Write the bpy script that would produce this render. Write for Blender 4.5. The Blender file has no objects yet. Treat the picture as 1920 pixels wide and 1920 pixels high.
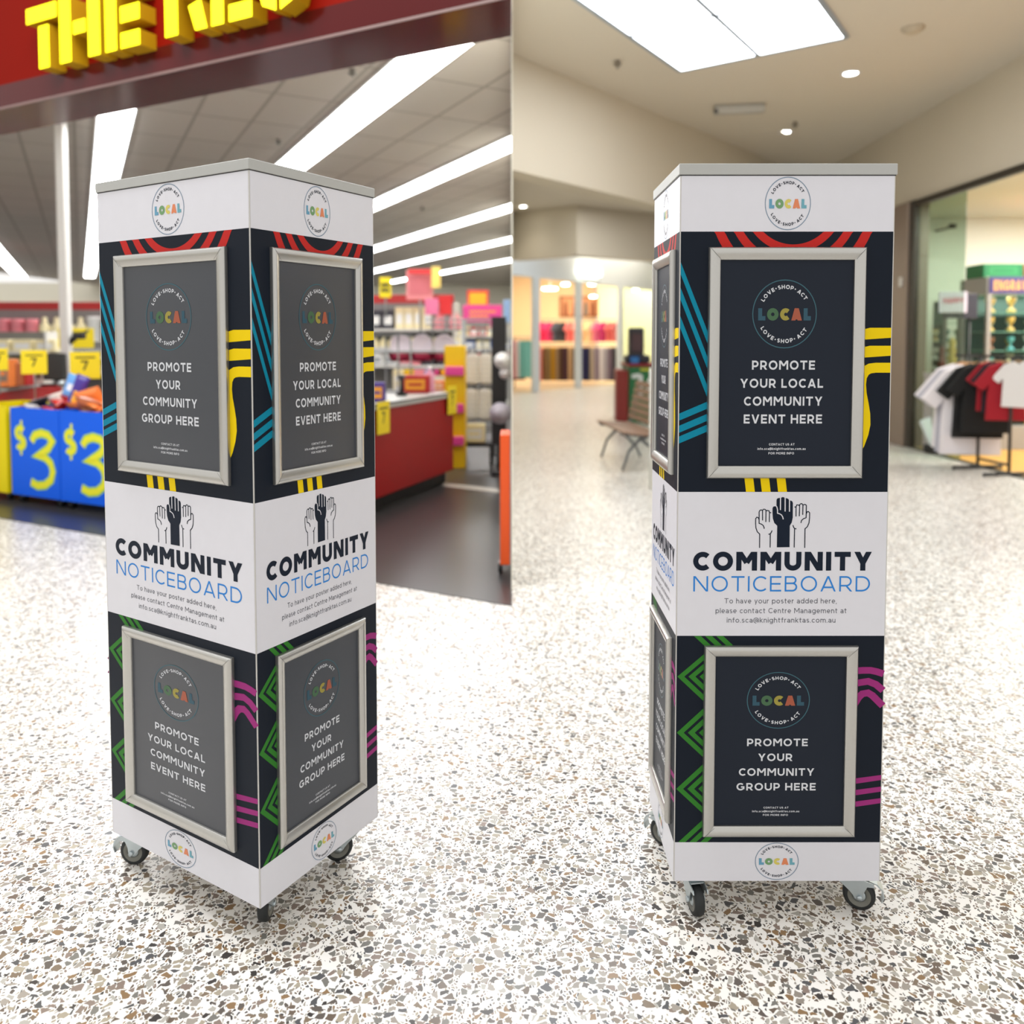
import bpy, math, random
from mathutils import Vector as V, Matrix
random.seed(7)
PI = math.pi
sc = bpy.context.scene
COL = sc.collection

# ------------------------------------------------------------------ camera
FPX, PITCH, HC = 1490.0, 0.0471, 1.395
PY = 960 - 254.6
cam_d = bpy.data.cameras.new('camera')
cam = bpy.data.objects.new('camera', cam_d); COL.objects.link(cam)
cam.location = (0, 0, HC); cam.rotation_euler = (PI / 2 - PITCH, 0, 0)
cam_d.sensor_width = 36; cam_d.lens = FPX / 1920 * 36; cam_d.shift_y = -254.6 / 1920
cam_d.clip_end = 200; cam_d.clip_start = .02
cam_d.dof.use_dof = True; cam_d.dof.focus_distance = 1.93; cam_d.dof.aperture_fstop = 1.9
sc.camera = cam

# ------------------------------------------------------------------ world and exposure
wd = bpy.data.worlds.new('world'); sc.world = wd; wd.use_nodes = True
wd.node_tree.nodes['Background'].inputs[0].default_value = (1.0, 0.975, 0.94, 1)
wd.node_tree.nodes['Background'].inputs[1].default_value = 1.04
sc.view_settings.view_transform = 'Standard'; sc.view_settings.look = 'None'
sc.view_settings.gamma = 1; sc.view_settings.use_curve_mapping = False
sc.view_settings.exposure = 0.0
SKYLIGHT_E, STRIP_E, DOWN_E, SHOP_E = 7.0, 17.0, 25.0, 4.0
def area(name, loc, size, power, rot=(0, 0, 0), col=(1, 1, 1)):
    l = bpy.data.lights.new(name, 'AREA'); l.shape = 'RECTANGLE'; l.size, l.size_y = size; l.energy = power; l.color = col
    o = bpy.data.objects.new(name, l); COL.objects.link(o); o.location = loc; o.rotation_euler = rot; return o
area('hall_skylight_lamp', (-2.6, 2.6, 5.6), (3.2, 3.0), 290, col=(.97, .985, 1))

# ------------------------------------------------------------------ helpers
def lin(c):
    r = []
    for v in c:
        v = v / 255
        r.append(v / 12.92 if v <= .04045 else ((v + .055) / 1.055) ** 2.4)
    return (*r, 1)
MATS = {}
def mat(name, rgb=(200, 200, 200), rough=.5, metal=0, emit=0, coat=0, spec=.5, noise=0, nscale=40, bump=0, ecol=None, coat_r=.1):
    if name in MATS: return MATS[name]
    m = bpy.data.materials.new(name); m.use_nodes = True; MATS[name] = m
    nt = m.node_tree; b = nt.nodes['Principled BSDF']
    b.inputs['Base Color'].default_value = lin(rgb)
    b.inputs['Roughness'].default_value = rough; b.inputs['Metallic'].default_value = metal
    b.inputs['Specular IOR Level'].default_value = spec
    b.inputs['Coat Weight'].default_value = coat; b.inputs['Coat Roughness'].default_value = coat_r
    if emit:
        b.inputs['Emission Color'].default_value = lin(ecol or rgb); b.inputs['Emission Strength'].default_value = emit
    if noise or bump:
        tc = nt.nodes.new('ShaderNodeTexCoord'); n = nt.nodes.new('ShaderNodeTexNoise'); n.inputs['Scale'].default_value = nscale
        nt.links.new(tc.outputs['Object'], n.inputs['Vector'])
        if noise:
            r = nt.nodes.new('ShaderNodeMapRange'); r.inputs['To Min'].default_value = 1 - noise; r.inputs['To Max'].default_value = 1 + noise
            nt.links.new(n.outputs['Fac'], r.inputs['Value'])
            mx = nt.nodes.new('ShaderNodeVectorMath'); mx.operation = 'SCALE'; mx.inputs[0].default_value = lin(rgb)[:3]
            nt.links.new(r.outputs['Result'], mx.inputs['Scale']); nt.links.new(mx.outputs['Vector'], b.inputs['Base Color'])
        if bump:
            bp = nt.nodes.new('ShaderNodeBump'); bp.inputs['Strength'].default_value = bump; bp.inputs['Distance'].default_value = .002
            nt.links.new(n.outputs['Fac'], bp.inputs['Height']); nt.links.new(bp.outputs['Normal'], b.inputs['Normal'])
    return m
def glass(name, tint=(235, 245, 240), refl=.12):
    m = bpy.data.materials.new(name); m.use_nodes = True; nt = m.node_tree; nt.nodes.clear()
    o = nt.nodes.new('ShaderNodeOutputMaterial'); t = nt.nodes.new('ShaderNodeBsdfTransparent'); g = nt.nodes.new('ShaderNodeBsdfGlossy')
    t.inputs[0].default_value = lin(tint); g.inputs['Roughness'].default_value = .03
    lw = nt.nodes.new('ShaderNodeLayerWeight'); pw = nt.nodes.new('ShaderNodeMath'); pw.operation = 'POWER'; pw.inputs[1].default_value = 4
    f = nt.nodes.new('ShaderNodeMath'); f.operation = 'MULTIPLY_ADD'; f.inputs[1].default_value = .6; f.inputs[2].default_value = .03; mx = nt.nodes.new('ShaderNodeMixShader')
    nt.links.new(lw.outputs['Facing'], pw.inputs[0]); nt.links.new(pw.outputs[0], f.inputs[0])
    nt.links.new(f.outputs[0], mx.inputs[0]); nt.links.new(t.outputs[0], mx.inputs[1]); nt.links.new(g.outputs[0], mx.inputs[2])
    nt.links.new(mx.outputs[0], o.inputs[0]); MATS[name] = m; return m

def tag(o, label=None, cat=None, group=None, kind=None):
    if label: o['label'] = label
    if cat: o['category'] = cat
    if group: o['group'] = group
    if kind: o['kind'] = kind
    return o
def empty(name, loc=(0, 0, 0), rz=0, **k):
    o = bpy.data.objects.new(name, None); COL.objects.link(o); o.location = loc; o.rotation_euler = (0, 0, rz); o.empty_display_size = .1
    return tag(o, **k)
def copy_tree(o, parent=None):
    c = o.copy(); COL.objects.link(c); c.parent = parent
    for ch in list(o.children): copy_tree(ch, c)
    return c

class MB:
    def __init__(s): s.v = []; s.f = []; s.mi = []; s.sm = []; s.mats = []
    def m(s, mt):
        if mt not in s.mats: s.mats.append(mt)
        return s.mats.index(mt)
    def face(s, pts, mt, smooth=False):
        b = len(s.v); s.v += [tuple(p) for p in pts]; s.f.append(tuple(range(b, b + len(pts)))); s.mi.append(s.m(mt)); s.sm.append(smooth)
    def quads(s, rings, mt, closed=True, smooth=True, cap0=False, cap1=False):
        b = len(s.v); n = len(rings[0])
        for r in rings: s.v += [tuple(p) for p in r]
        k = s.m(mt)
        for i in range(len(rings) - 1):
            for j in range(n if closed else n - 1):
                a = b + i * n + j; c = b + i * n + (j + 1) % n
                s.f.append((a, c, c + n, a + n)); s.mi.append(k); s.sm.append(smooth)
        if cap0: s.f.append(tuple(range(b + n - 1, b - 1, -1))); s.mi.append(k); s.sm.append(False)
        if cap1:
            e = b + (len(rings) - 1) * n
            s.f.append(tuple(range(e, e + n))); s.mi.append(k); s.sm.append(False)
    def box(s, x0, x1, y0, y1, z0, z1, mt, bev=0, M=None):
        c = []
        bx = min(bev, (x1 - x0) / 2.1, (y1 - y0) / 2.1, (z1 - z0) / 2.1)
        def ring(i, z): 
            a0, a1, b0, b1 = x0 + i, x1 - i, y0 + i, y1 - i
            if bx <= 0: return [V((a0, b0, z)), V((a1, b0, z)), V((a1, b1, z)), V((a0, b1, z))]
            k = bx
            return [V((a0 + k, b0, z)), V((a1 - k, b0, z)), V((a1, b0 + k, z)), V((a1, b1 - k, z)), V((a1 - k, b1, z)), V((a0 + k, b1, z)), V((a0, b1 - k, z)), V((a0, b0 + k, z))]
        if bx > 0: rr = [ring(bx * .99, z0), ring(0, z0 + bx), ring(0, z1 - bx), ring(bx * .99, z1)]
        else: rr = [ring(0, z0), ring(0, z1)]
        if M: rr = [[M @ p for p in r] for r in rr]
        s.quads(rr, mt, smooth=False, cap0=True, cap1=True)
    def tube(s, pts, r, mt, n=10, caps=True, smooth=True):
        pts = [V(p) for p in pts]; rr = []
        rs = r if isinstance(r, (list, tuple)) else [r] * len(pts)
        ref = None
        for i, p in enumerate(pts):
            d = (pts[min(i + 1, len(pts) - 1)] - pts[max(i - 1, 0)]).normalized()
            if ref is None: ref = V((0, 0, 1)) if abs(d.z) < .9 else V((1, 0, 0))
            a = d.cross(ref).normalized(); b = a.cross(d).normalized(); ref = b
            rr.append([p + (a * math.cos(t) + b * math.sin(t)) * rs[i] for t in [2 * PI * k / n for k in range(n)]])
        s.quads(rr, mt, smooth=smooth, cap0=caps, cap1=caps)
    def lathe(s, prof, mt, n=20, o=(0, 0, 0), ax=(0, 0, 1), cap=False, smooth=True):
        ax = V(ax).normalized(); o = V(o); a = ax.orthogonal().normalized(); b = ax.cross(a)
        s.quads([[o + ax * z + (a * math.cos(t) + b * math.sin(t)) * r for t in [2 * PI * k / n for k in range(n)]] for r, z in prof], mt, smooth=smooth, cap0=cap, cap1=cap)
    def prism(s, pts, d, mt, d2=None):
        """polygon pts (3D) extruded by vector d"""
        d = V(d); a = [V(p) for p in pts]; b = [p + d for p in a]
        s.face(a[::-1], mt); s.face(b, mt)
        for i in range(len(a)):
            j = (i + 1) % len(a); s.face([a[i], a[j], b[j], b[i]], mt)
    def build(s, name, parent=None, loc=None, rz=None, **k):
        me = bpy.data.meshes.new(name); me.from_pydata(s.v, [], s.f)
        for mt in s.mats: me.materials.append(mt)
        me.polygons.foreach_set('material_index', s.mi); me.polygons.foreach_set('use_smooth', s.sm)
        me.update()
        o = bpy.data.objects.new(name, me); COL.objects.link(o)
        if parent: o.parent = parent
        if loc: o.location = loc
        if rz is not None: o.rotation_euler = (0, 0, rz)
        return tag(o, **k)

# points in the place seen along a picture ray (used to survey real positions)
def ray(px, py):
    cx, cy = (px - 960) / FPX, (PY - py) / FPX
    return V((cx, math.cos(PITCH) + cy * math.sin(PITCH), -math.sin(PITCH) + cy * math.cos(PITCH)))
def at_z(px, py, z):
    d = ray(px, py); return V((0, 0, HC)) + d * ((z - HC) / d.z)
def at_y(px, py, y):
    d = ray(px, py); return V((0, 0, HC)) + d * (y / d.y)
def at_plane(px, py, a, b):   # vertical plane through plan points a, b
    d = ray(px, py); n = V((b[1] - a[1], a[0] - b[0], 0)); t = n.dot(V((a[0], a[1], 0)) - V((0, 0, HC))) / n.dot(d)
    return V((0, 0, HC)) + d * t

# ------------------------------------------------------------------ lettering (stroke built)
def arc(cx, cy, rx, ry, a0, a1, n=18):
    return [(cx + rx * math.cos(math.radians(a0 + (a1 - a0) * i / n)), cy + ry * math.sin(math.radians(a0 + (a1 - a0) * i / n))) for i in range(n + 1)]
def bowl(x0, y0, y1, xr):
    r = (y1 - y0) / 2; rx = min(r * 1.05, xr - x0)
    return [(x0, y1)] + arc(xr - rx, y0 + r, rx, r, 90, -90, 12) + [(x0, y0)]
def spine(W, h, top, bot):
    m = (top + bot) / 2; rt = (top - h - m) / 2 + 0; rb = (m - bot - h) / 2
    rx = W / 2 - h
    return arc(W / 2, top - h - rt, rx * .95, rt, 35, 270, 14) + arc(W / 2, bot + h + rb, rx, rb, 90, -145, 14)[1:] if False else \
        arc(W / 2, (top - h + m) / 2, rx * .93, (top - h - m) / 2, 32, 245, 12) + arc(W / 2, (m + bot + h) / 2, rx, (m - bot - h) / 2, 65, -148, 12)
def glyph(c, w):
    h = w / 2; X = .73; t, b = 1 - h, h; O = False
    S = []; L = lambda *p: S.append((list(p), False))
    if c == 'A': W = .98; d = w * .56; L((d, 0), (W / 2, 1)); L((W / 2, 1), (W - d, 0)); L((.22 * W, .27), (.78 * W, .27))
    elif c == 'B': W = .8; m = .53; L((h, 0), (h, 1)); L(*bowl(h, m, t, W - h - .05)); L(*bowl(h, b, m, W - h))
    elif c == 'C': W = .86; L(*arc(.5, .5, .5 - h, .5 - h, 45, 315, 26))
    elif c == 'D': W = .92; L((h, 0), (h, 1)); L(*bowl(h, b, t, W - h))
    elif c == 'E': W = .72; L((h, 0), (h, 1)); L((h, t), (W, t)); L((h, .5), (W - .05, .5)); L((h, b), (W, b))
    elif c == 'F': W = .7; L((h, 0), (h, 1)); L((h, t), (W, t)); L((h, .48), (W - .05, .48))
    elif c == 'G': W = 1.0; L(*arc(.5, .5, .5 - h, .5 - h, 47, 322, 26)); L((W - h - .02, .16), (W - h - .02, .5)); L((.55, .47), (W - .02, .47))
    elif c == 'H': W = .88; L((h, 0), (h, 1)); L((W - h, 0), (W - h, 1)); L((h, .5), (W - h, .5))
    elif c in 'I|': W = w; L((h, 0), (h, 1))
    elif c == 'J': W = .62; L((W - h, 1), (W - h, .32), *arc(W / 2 - .03, .32, W / 2 + .03 - h, .32 - h, 0, -140, 10))
    elif c == 'K': W = .86; L((h, 0), (h, 1)); L((h, .3), (W - w * .6, 1)); L((.34, .5), (W - w * .6, 0))
    elif c == 'L': W = .66; L((h, 1), (h, 0)); L((h, b), (W, b))
    elif c == 'M': W = 1.08; L((h, 0), (h, 1)); L((W - h, 0), (W - h, 1)); mv = .28 if w < .2 else .42; L((h + .02, 1), (W / 2, mv)); L((W / 2, mv), (W - h - .02, 1))
    elif c == 'N': W = .94; L((h, 0), (h, 1)); L((W - h, 0), (W - h, 1)); L((h + .02, 1), (W - h - .02, 0))
    elif c == 'O': W = 1.04; S.append((arc(W / 2, .5, W / 2 - h, .5 - h + .01, 0, 360, 36)[:-1], True))
    elif c == 'P': W = .78; L((h, 0), (h, 1)); L(*bowl(h, .37, t, W - h))
    elif c == 'R': W = .82; L((h, 0), (h, 1)); L(*bowl(h, .38, t, W - h - .03)); L((.42, .4), (W - w * .55, 0))
    elif c == 'S': W = .74; L(*spine(W, h, 1, 0))
    elif c == 'T': W = .84; L((W / 2, 0), (W / 2, 1)); L((0, t), (W, t))
    elif c == 'U': W = .88; L((h, 1), *arc(W / 2, .4, W / 2 - h, .4 - h, 180, 360, 16), (W - h, 1))
    elif c == 'V': W = .95; d = w * .56; L((d, 1), (W / 2, 0)); L((W / 2, 0), (W - d, 1))
    elif c == 'Y': W = .93; d = w * .6; L((d, 1), (W / 2, .4)); L((W - d, 1), (W / 2, .4)); L((W / 2, .42), (W / 2, 0))
    elif c == 'o': W = .72; S.append((arc(W / 2, X / 2, W / 2 - h, X / 2 - h, 0, 360, 24)[:-1], True))
    elif c == 'a': W = .6; L(*arc(W / 2 - .02, .47, W / 2 - h, .26 - h, 155, 20, 8), (W - h, .4), (W - h, 0)); S.append((arc(W / 2 - .01, .22, W / 2 - h, .22 - h, 0, 360, 16)[:-1], True))
    elif c == 'c': W = .62; L(*arc(.36, X / 2, .36 - h, X / 2 - h, 48, 312, 18))
    elif c in 'dg': 
        W = .72; S.append((arc(W / 2 - .01, X / 2, W / 2 - h, X / 2 - h, 0, 360, 24)[:-1], True))
        if c == 'd': L((W - h, 0), (W - h, 1.02))
        else: L((W - h, X), (W - h, 0), *arc(W / 2, 0, W / 2 - h, .2, 0, -145, 10))
    elif c == 'p': W = .72; S.append((arc(W / 2 + .01, X / 2, W / 2 - h, X / 2 - h, 0, 360, 24)[:-1], True)); L((h, -.25), (h, X))
    elif c == 'e': W = .68; L((W - h, .36), *arc(W / 2, X / 2, W / 2 - h, X / 2 - h, 5, 315, 22)); L((h, .35), (W - h, .35))
    elif c == 'f': W = .42; L(*arc(.34, .82, .15, .2 - h, 80, 180, 6), (.19, 0)); L((0, .66), (W, .66))
    elif c == 't': W = .44; L((.18, .95), (.18, .2), *arc(.33, .2, .15, .2 - h, 180, 280, 6)); L((0, .66), (W, .66))
    elif c in 'hn': W = .62; L((h, 0), (h, 1.02 if c == 'h' else X)); L((h, .4), *arc(W / 2, .42, W / 2 - h, X - .42 - h, 180, 0, 10), (W - h, 0))
    elif c == 'u': W = .62; L((W - h, 0), (W - h, X)); L((h, X), *arc(W / 2, .3, W / 2 - h, .3 - h, 180, 360, 10))
    elif c == 'm': W = 1.05; L((h, 0), (h, X)); q = (W / 2 - h) / 2; L((h, .4), *arc(h + q, .45, q, X - .45 - h, 180, 0, 8), (W / 2, 0)); L((W / 2, .4), *arc(W / 2 + q, .45, q, X - .45 - h, 180, 0, 8), (W - h, 0))
    elif c == 'r': W = .38; L((h, 0), (h, X)); L((h, .42), *arc(.34, .42, .34 - h, X - .42 - h, 180, 85, 6))
    elif c == 's': W = .54; L(*spine(W, h, X, 0))
    elif c == 'i': W = w; L((h, 0), (h, X)); L((h, .86), (h, 1))
    elif c == 'l': W = w; L((h, 0), (h, 1.02))
    elif c == 'k': W = .6; L((h, 0), (h, 1.02)); L((h, .25), (W - .06, X)); L((.22, .4), (W - .05, 0))
    elif c == 'v': W = .62; L((.05, X), (W / 2, 0)); L((W / 2, 0), (W - .05, X))
    elif c == 'y': W = .62; L((.05, X), (W / 2, 0)); L((W - .05, X), (W / 2 - .12, -.25))
    elif c == '.': W = w * 1.1; L((h, 0), (h, w * 1.1))
    elif c == ',': W = w * 1.1; L((h, .08), (h * .6, -.14))
    elif c == '-': W = w * 1.2; L((0, .5), (W, .5))
    elif c == '@': W = 1.05; L(*arc(.52, .42, .5, .5, -55, 275, 26)); S.append((arc(.52, .42, .2, .2, 0, 360, 14)[:-1], True)); L((.74, .62), (.74, .3), (.88, .24))
    elif c == '0': W = .82; S.append((arc(W / 2, .5, W / 2 - h, .5 - h, 0, 360, 30)[:-1], True))
    elif c == '1': W = .46; L((W - h, 0), (W - h, 1)); L((0, .8), (W - h, .97))
    elif c == '7': W = .72; L((0, t), (W, t)); L((W - h, 1 - h), (.25, 0))
    elif c == '3': W = .75; L(*arc(W / 2, .74, W / 2 - h, .26 - h * .6, 150, -70, 12)); L(*arc(W / 2, .28, W / 2 - h, .28 - h * .6, 80, -150, 12))
    elif c == '$': W = .74; L(*spine(W, h, .9, .1)); L((W / 2, -.05), (W / 2, 1.05))
    else: W = .46
    return S, W
class Fr:
    """a flat frame in space: origin, u (right), v (up), optional maps for u and v (metres)"""
    def __init__(s, o, u, v=(0, 0, 1), um=None, vm=None):
        s.o = V(o); s.u = V(u).normalized(); s.v = V(v).normalized(); s.n = s.u.cross(s.v); s.um = um or (lambda a: a); s.vm = vm or (lambda a: a)
    def p(s, a, b, d=0): return s.o + s.u * s.um(a) + s.v * s.vm(b) + s.n * d
def ribbon(mb, fr, pts, w, mt, d, closed=False, lim=None, tf=None):
    n = len(pts)
    if n < 2: return
    mb.cnt = (getattr(mb, 'cnt', 0) + 1) % 9; d += mb.cnt * 1.6e-5
    P = [V((p[0], p[1])) for p in pts]; Lf = []; Rt = []
    h = w / 2
    for i in range(n):
        if closed: a, c = P[i - 1], P[(i + 1) % n]; d0 = (P[i] - a); d1 = (c - P[i])
        else:
            d0 = P[i] - P[i - 1] if i > 0 else P[1] - P[0]
            d1 = P[i + 1] - P[i] if i < n - 1 else P[-1] - P[-2]
        if d0.length < 1e-9: d0 = d1
        if d1.length < 1e-9: d1 = d0
        d0.normalize(); d1.normalize(); t = (d0 + d1)
        if t.length < 1e-6: t = d0.copy()
        t.normalize(); nn = V((-t.y, t.x)); k = max(.4, nn.dot(V((-d0.y, d0.x))))
        l, r = P[i] + nn * h / k, P[i] - nn * h / k
        if lim and not closed and i in (0, n - 1) and abs(t.y) > .35:
            for y in lim:
                if abs(P[i].y - y) < 1e-4 * max(1, abs(lim[1] - lim[0])) + 1e-9:
                    l = l + t * ((y - l.y) / t.y); r = r + t * ((y - r.y) / t.y)
        Lf.append(l); Rt.append(r)
    q = (lambda a: fr.p(a.x, a.y, d)) if tf is None else (lambda a: fr.p(*tf(a.x, a.y), d))
    for i in range(n if closed else n - 1):
        j = (i + 1) % n
        mb.face([q(Rt[i]), q(Rt[j]), q(Lf[j]), q(Lf[i])], mt)
def text_w(s, wt, tr):
    x = 0
    for c in s: x += glyph(c, wt)[1] + (tr if c != ' ' else 0)
    return x - tr
def text(mb, fr, s, x0, x1, y, cap, wt, mt, d=.0006, tr=.16):
    """lettering s from x0 to x1, baseline y, cap height cap; wt = stroke as share of the cap height"""
    k = (x1 - x0) / text_w(s, wt, tr); x = x0
    for c in s:
        S, W = glyph(c, wt)
        for pts, cl in S:
            ribbon(mb, fr, pts, wt, mt, d, cl, (0., 1., .73), tf=lambda a, b, x=x: (x + a * k, y + b * cap))
        x += (W + (tr if c != ' ' else 0)) * k
def text_arc(mb, fr, s, cx, cy, R, cap, wt, mt, a_mid, span, bottom=False, d=.0006):
    tot = text_w(s, wt, .2); x = 0
    for c in s:
        S, W = glyph(c, wt)
        ang = a_mid + (1 if bottom else -1) * ((x + W / 2) / tot - .5) * span
        th = math.radians(ang)
        for pts, cl in S:
            def tf(a, b, W=W, th=th):
                lx, ly = (a - W / 2) * cap, (b - .5) * cap
                if bottom: rx, ry = V((-math.sin(th), math.cos(th))), V((-math.cos(th), -math.sin(th)))
                else: rx, ry = V((math.sin(th), -math.cos(th))), V((math.cos(th), math.sin(th)))
                return (cx + R * math.cos(th) + rx.x * lx + ry.x * ly, cy + R * math.sin(th) + rx.y * lx + ry.y * ly)
            ribbon(mb, fr, pts, wt, mt, d, cl, (0., 1.), tf=tf)
        x += W + (.2 if c != ' ' else 0)
def poly(mb, fr, pts, mt, d=.0004): mb.face([fr.p(a, b, d) for a, b in pts], mt)
def rect(mb, fr, x0, x1, y0, y1, mt, d=.0002): poly(mb, fr, [(x0, y0), (x1, y0), (x1, y1), (x0, y1)], mt, d)

# ------------------------------------------------------------------ materials
def terrazzo():
    m = bpy.data.materials.new('terrazzo'); m.use_nodes = True; nt = m.node_tree; N = nt.nodes; Lk = nt.links
    b = N['Principled BSDF']; tc = N.new('ShaderNodeTexCoord')
    nz = N.new('ShaderNodeTexNoise'); nz.inputs['Scale'].default_value = 30; nz.inputs['Detail'].default_value = 3
    Lk.new(tc.outputs['Object'], nz.inputs['Vector'])
    sb = N.new('ShaderNodeVectorMath'); sb.operation = 'SUBTRACT'; sb.inputs[1].default_value = (.5, .5, .5); Lk.new(nz.outputs['Color'], sb.inputs[0])
    scl = N.new('ShaderNodeVectorMath'); scl.operation = 'SCALE'; scl.inputs['Scale'].default_value = .022; Lk.new(sb.outputs[0], scl.inputs[0])
    ad = N.new('ShaderNodeVectorMath'); ad.operation = 'ADD'; Lk.new(tc.outputs['Object'], ad.inputs[0]); Lk.new(scl.outputs[0], ad.inputs[1])
    def math_(op, a, c=None, cl=False):
        n = N.new('ShaderNodeMath'); n.operation = op; n.use_clamp = cl
        for i, v in enumerate((a, c)):
            if v is None: continue
            if isinstance(v, (int, float)): n.inputs[i].default_value = v
            else: Lk.new(v, n.inputs[i])
        return n.outputs[0]
    def layer(scale, keep, gap, sx):
        mp = N.new('ShaderNodeMapping'); mp.inputs['Scale'].default_value = (scale * sx, scale, scale); mp.inputs['Rotation'].default_value = (0, 0, sx * 2.1)
        Lk.new(ad.outputs[0], mp.inputs['Vector'])
        v1 = N.new('ShaderNodeTexVoronoi'); v1.voronoi_dimensions = '2D'; v1.inputs['Scale'].default_value = 1; Lk.new(mp.outputs[0], v1.inputs['Vector'])
        v2 = N.new('ShaderNodeTexVoronoi'); v2.voronoi_dimensions = '2D'; v2.feature = 'DISTANCE_TO_EDGE'; v2.inputs['Scale'].default_value = 1; Lk.new(mp.outputs[0], v2.inputs['Vector'])
        sp = N.new('ShaderNodeSeparateColor'); Lk.new(v1.outputs['Color'], sp.inputs[0])
        thr = math_('ADD', math_('MULTIPLY', sp.outputs[1], .17), gap)
        edge = math_('MULTIPLY', math_('SUBTRACT', v2.outputs['Distance'], thr), 22, True)
        k = math_('LESS_THAN', sp.outputs[0], keep)
        return math_('MULTIPLY', edge, k), sp.outputs[2]
    cr_in = []
    m1, c1 = layer(62, .6, .05, .82)
    m2, c2 = layer(106, .54, .075, 1.25)
    def ramp(c):
        r = N.new('ShaderNodeValToRGB'); r.color_ramp.interpolation = 'CONSTANT'; e = r.color_ramp.elements
        cols = [(96, 88, 82), (126, 110, 92), (146, 138, 128), (84, 84, 86), (160, 152, 142), (140, 112, 80), (120, 118, 112), (138, 122, 112), (176, 172, 164), (106, 92, 80), (166, 156, 138), (62, 58, 56)]
        e[0].color = lin(cols[0]); e[0].position = 0; e[1].color = lin(cols[-1]); e[1].position = .94
        for i in range(1, len(cols) - 1):
            q = e.new(i / len(cols)); q.color = lin(cols[i])
        Lk.new(c, r.inputs[0]); return r.outputs[0]
    def mix(f, a, c):
        x = N.new('ShaderNodeMix'); x.data_type = 'RGBA'; Lk.new(f, x.inputs[0])
        for i, v in ((6, a), (7, c)):
            if isinstance(v, tuple): x.inputs[i].default_value = v
            else: Lk.new(v, x.inputs[i])
        return x.outputs[2]
    base = mix(m2, lin((243, 240, 235)), ramp(c2)); col = mix(m1, base, ramp(c1))
    # thin pale joint lines of the terrazzo bays
    Lk.new(col, b.inputs['Base Color']); b.inputs['Roughness'].default_value = .3; b.inputs['Specular IOR Level'].default_value = .5
    MATS['terrazzo'] = m; return m
def tiles():
    m = bpy.data.materials.new('ceiling_tiles'); m.use_nodes = True; nt = m.node_tree; b = nt.nodes['Principled BSDF']
    tc = nt.nodes.new('ShaderNodeTexCoord'); mp = nt.nodes.new('ShaderNodeMapping'); mp.inputs['Rotation'].default_value = (0, 0, -.4978)
    br = nt.nodes.new('ShaderNodeTexBrick'); br.offset = 0; br.inputs['Scale'].default_value = 1; br.inputs['Brick Width'].default_value = .6; br.inputs['Row Height'].default_value = 1.2
    br.inputs['Mortar Size'].default_value = .02; br.inputs['Mortar Smooth'].default_value = .1; br.inputs['Color1'].default_value = lin((196, 188, 178)); br.inputs['Color2'].default_value = lin((190, 183, 174)); br.inputs['Mortar'].default_value = lin((160, 152, 142))
    nt.links.new(tc.outputs['Object'], mp.inputs[0]); nt.links.new(mp.outputs[0], br.inputs[0]); nt.links.new(br.outputs[0], b.inputs['Base Color']); b.inputs['Roughness'].default_value = .9
    MATS['ceiling_tiles'] = m; return m
TERR = terrazzo(); TILE = tiles()
WHITE = mat('white_print', (214, 214, 221), .38, noise=.02, nscale=30, spec=.4)
NAVY = mat('navy_print', (8, 19, 33), .5, noise=.05, spec=.18)
INK = mat('dark_ink', (10, 24, 42), .5, spec=.18); BLUE = mat('blue_ink', (40, 126, 205), .5, spec=.2); GREYINK = mat('grey_ink', (88, 90, 100), .4)
RED = mat('red_stripe', (186, 38, 34), .5, spec=.15); TEAL = mat('teal_stripe', (0, 128, 156), .5, spec=.15); YEL = mat('yellow_stripe', (232, 200, 0), .5, spec=.15)
GREEN = mat('green_stripe', (48, 118, 40), .5, spec=.15); MAG = mat('magenta_stripe', (150, 44, 116), .5, spec=.15)
ALU = mat('satin_aluminium', (188, 187, 183), .3, metal=.9, noise=.03, nscale=200, bump=.03)
EDGE = mat('edge_trim', (196, 194, 190), .4); CAPM = mat('grey_laminate', (172, 173, 170), .45, noise=.02)
POSTER = mat('poster_slate', (26, 33, 45), .5, coat=.12, coat_r=.3, spec=.12)
PWHITE = mat('poster_lettering', (205, 208, 214), .5, coat=.3, coat_r=.35)
def pm(n, c): return mat('poster_' + n, c, .42, coat=.22, coat_r=.3, spec=.15)
PL = [pm('l', (44, 80, 96)), pm('o', (66, 100, 70)), pm('c', (150, 140, 62)), pm('a', (158, 84, 62)), pm('l2', (44, 80, 96))]; PRING = pm('ring', (56, 96, 108))
WL = [mat('logo_' + n, c, .4) for n, c in (('l', (92, 150, 180)), ('o', (106, 150, 100)), ('c', (206, 192, 92)), ('a', (214, 126, 84)), ('l2', (100, 160, 175)))]; WRING = mat('logo_ring', (96, 124, 148), .4)
BLK = mat('black_plastic', (20, 20, 22), .45); RUB = mat('black_rubber', (28, 32, 33), .6, noise=.1); RIM = mat('grey_rim', (112, 112, 104), .5); ZINC = mat('zinc_steel', (182, 192, 196), .3, metal=.8)
STEEL = mat('painted_steel', (150, 152, 152), .4, metal=.3)

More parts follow.
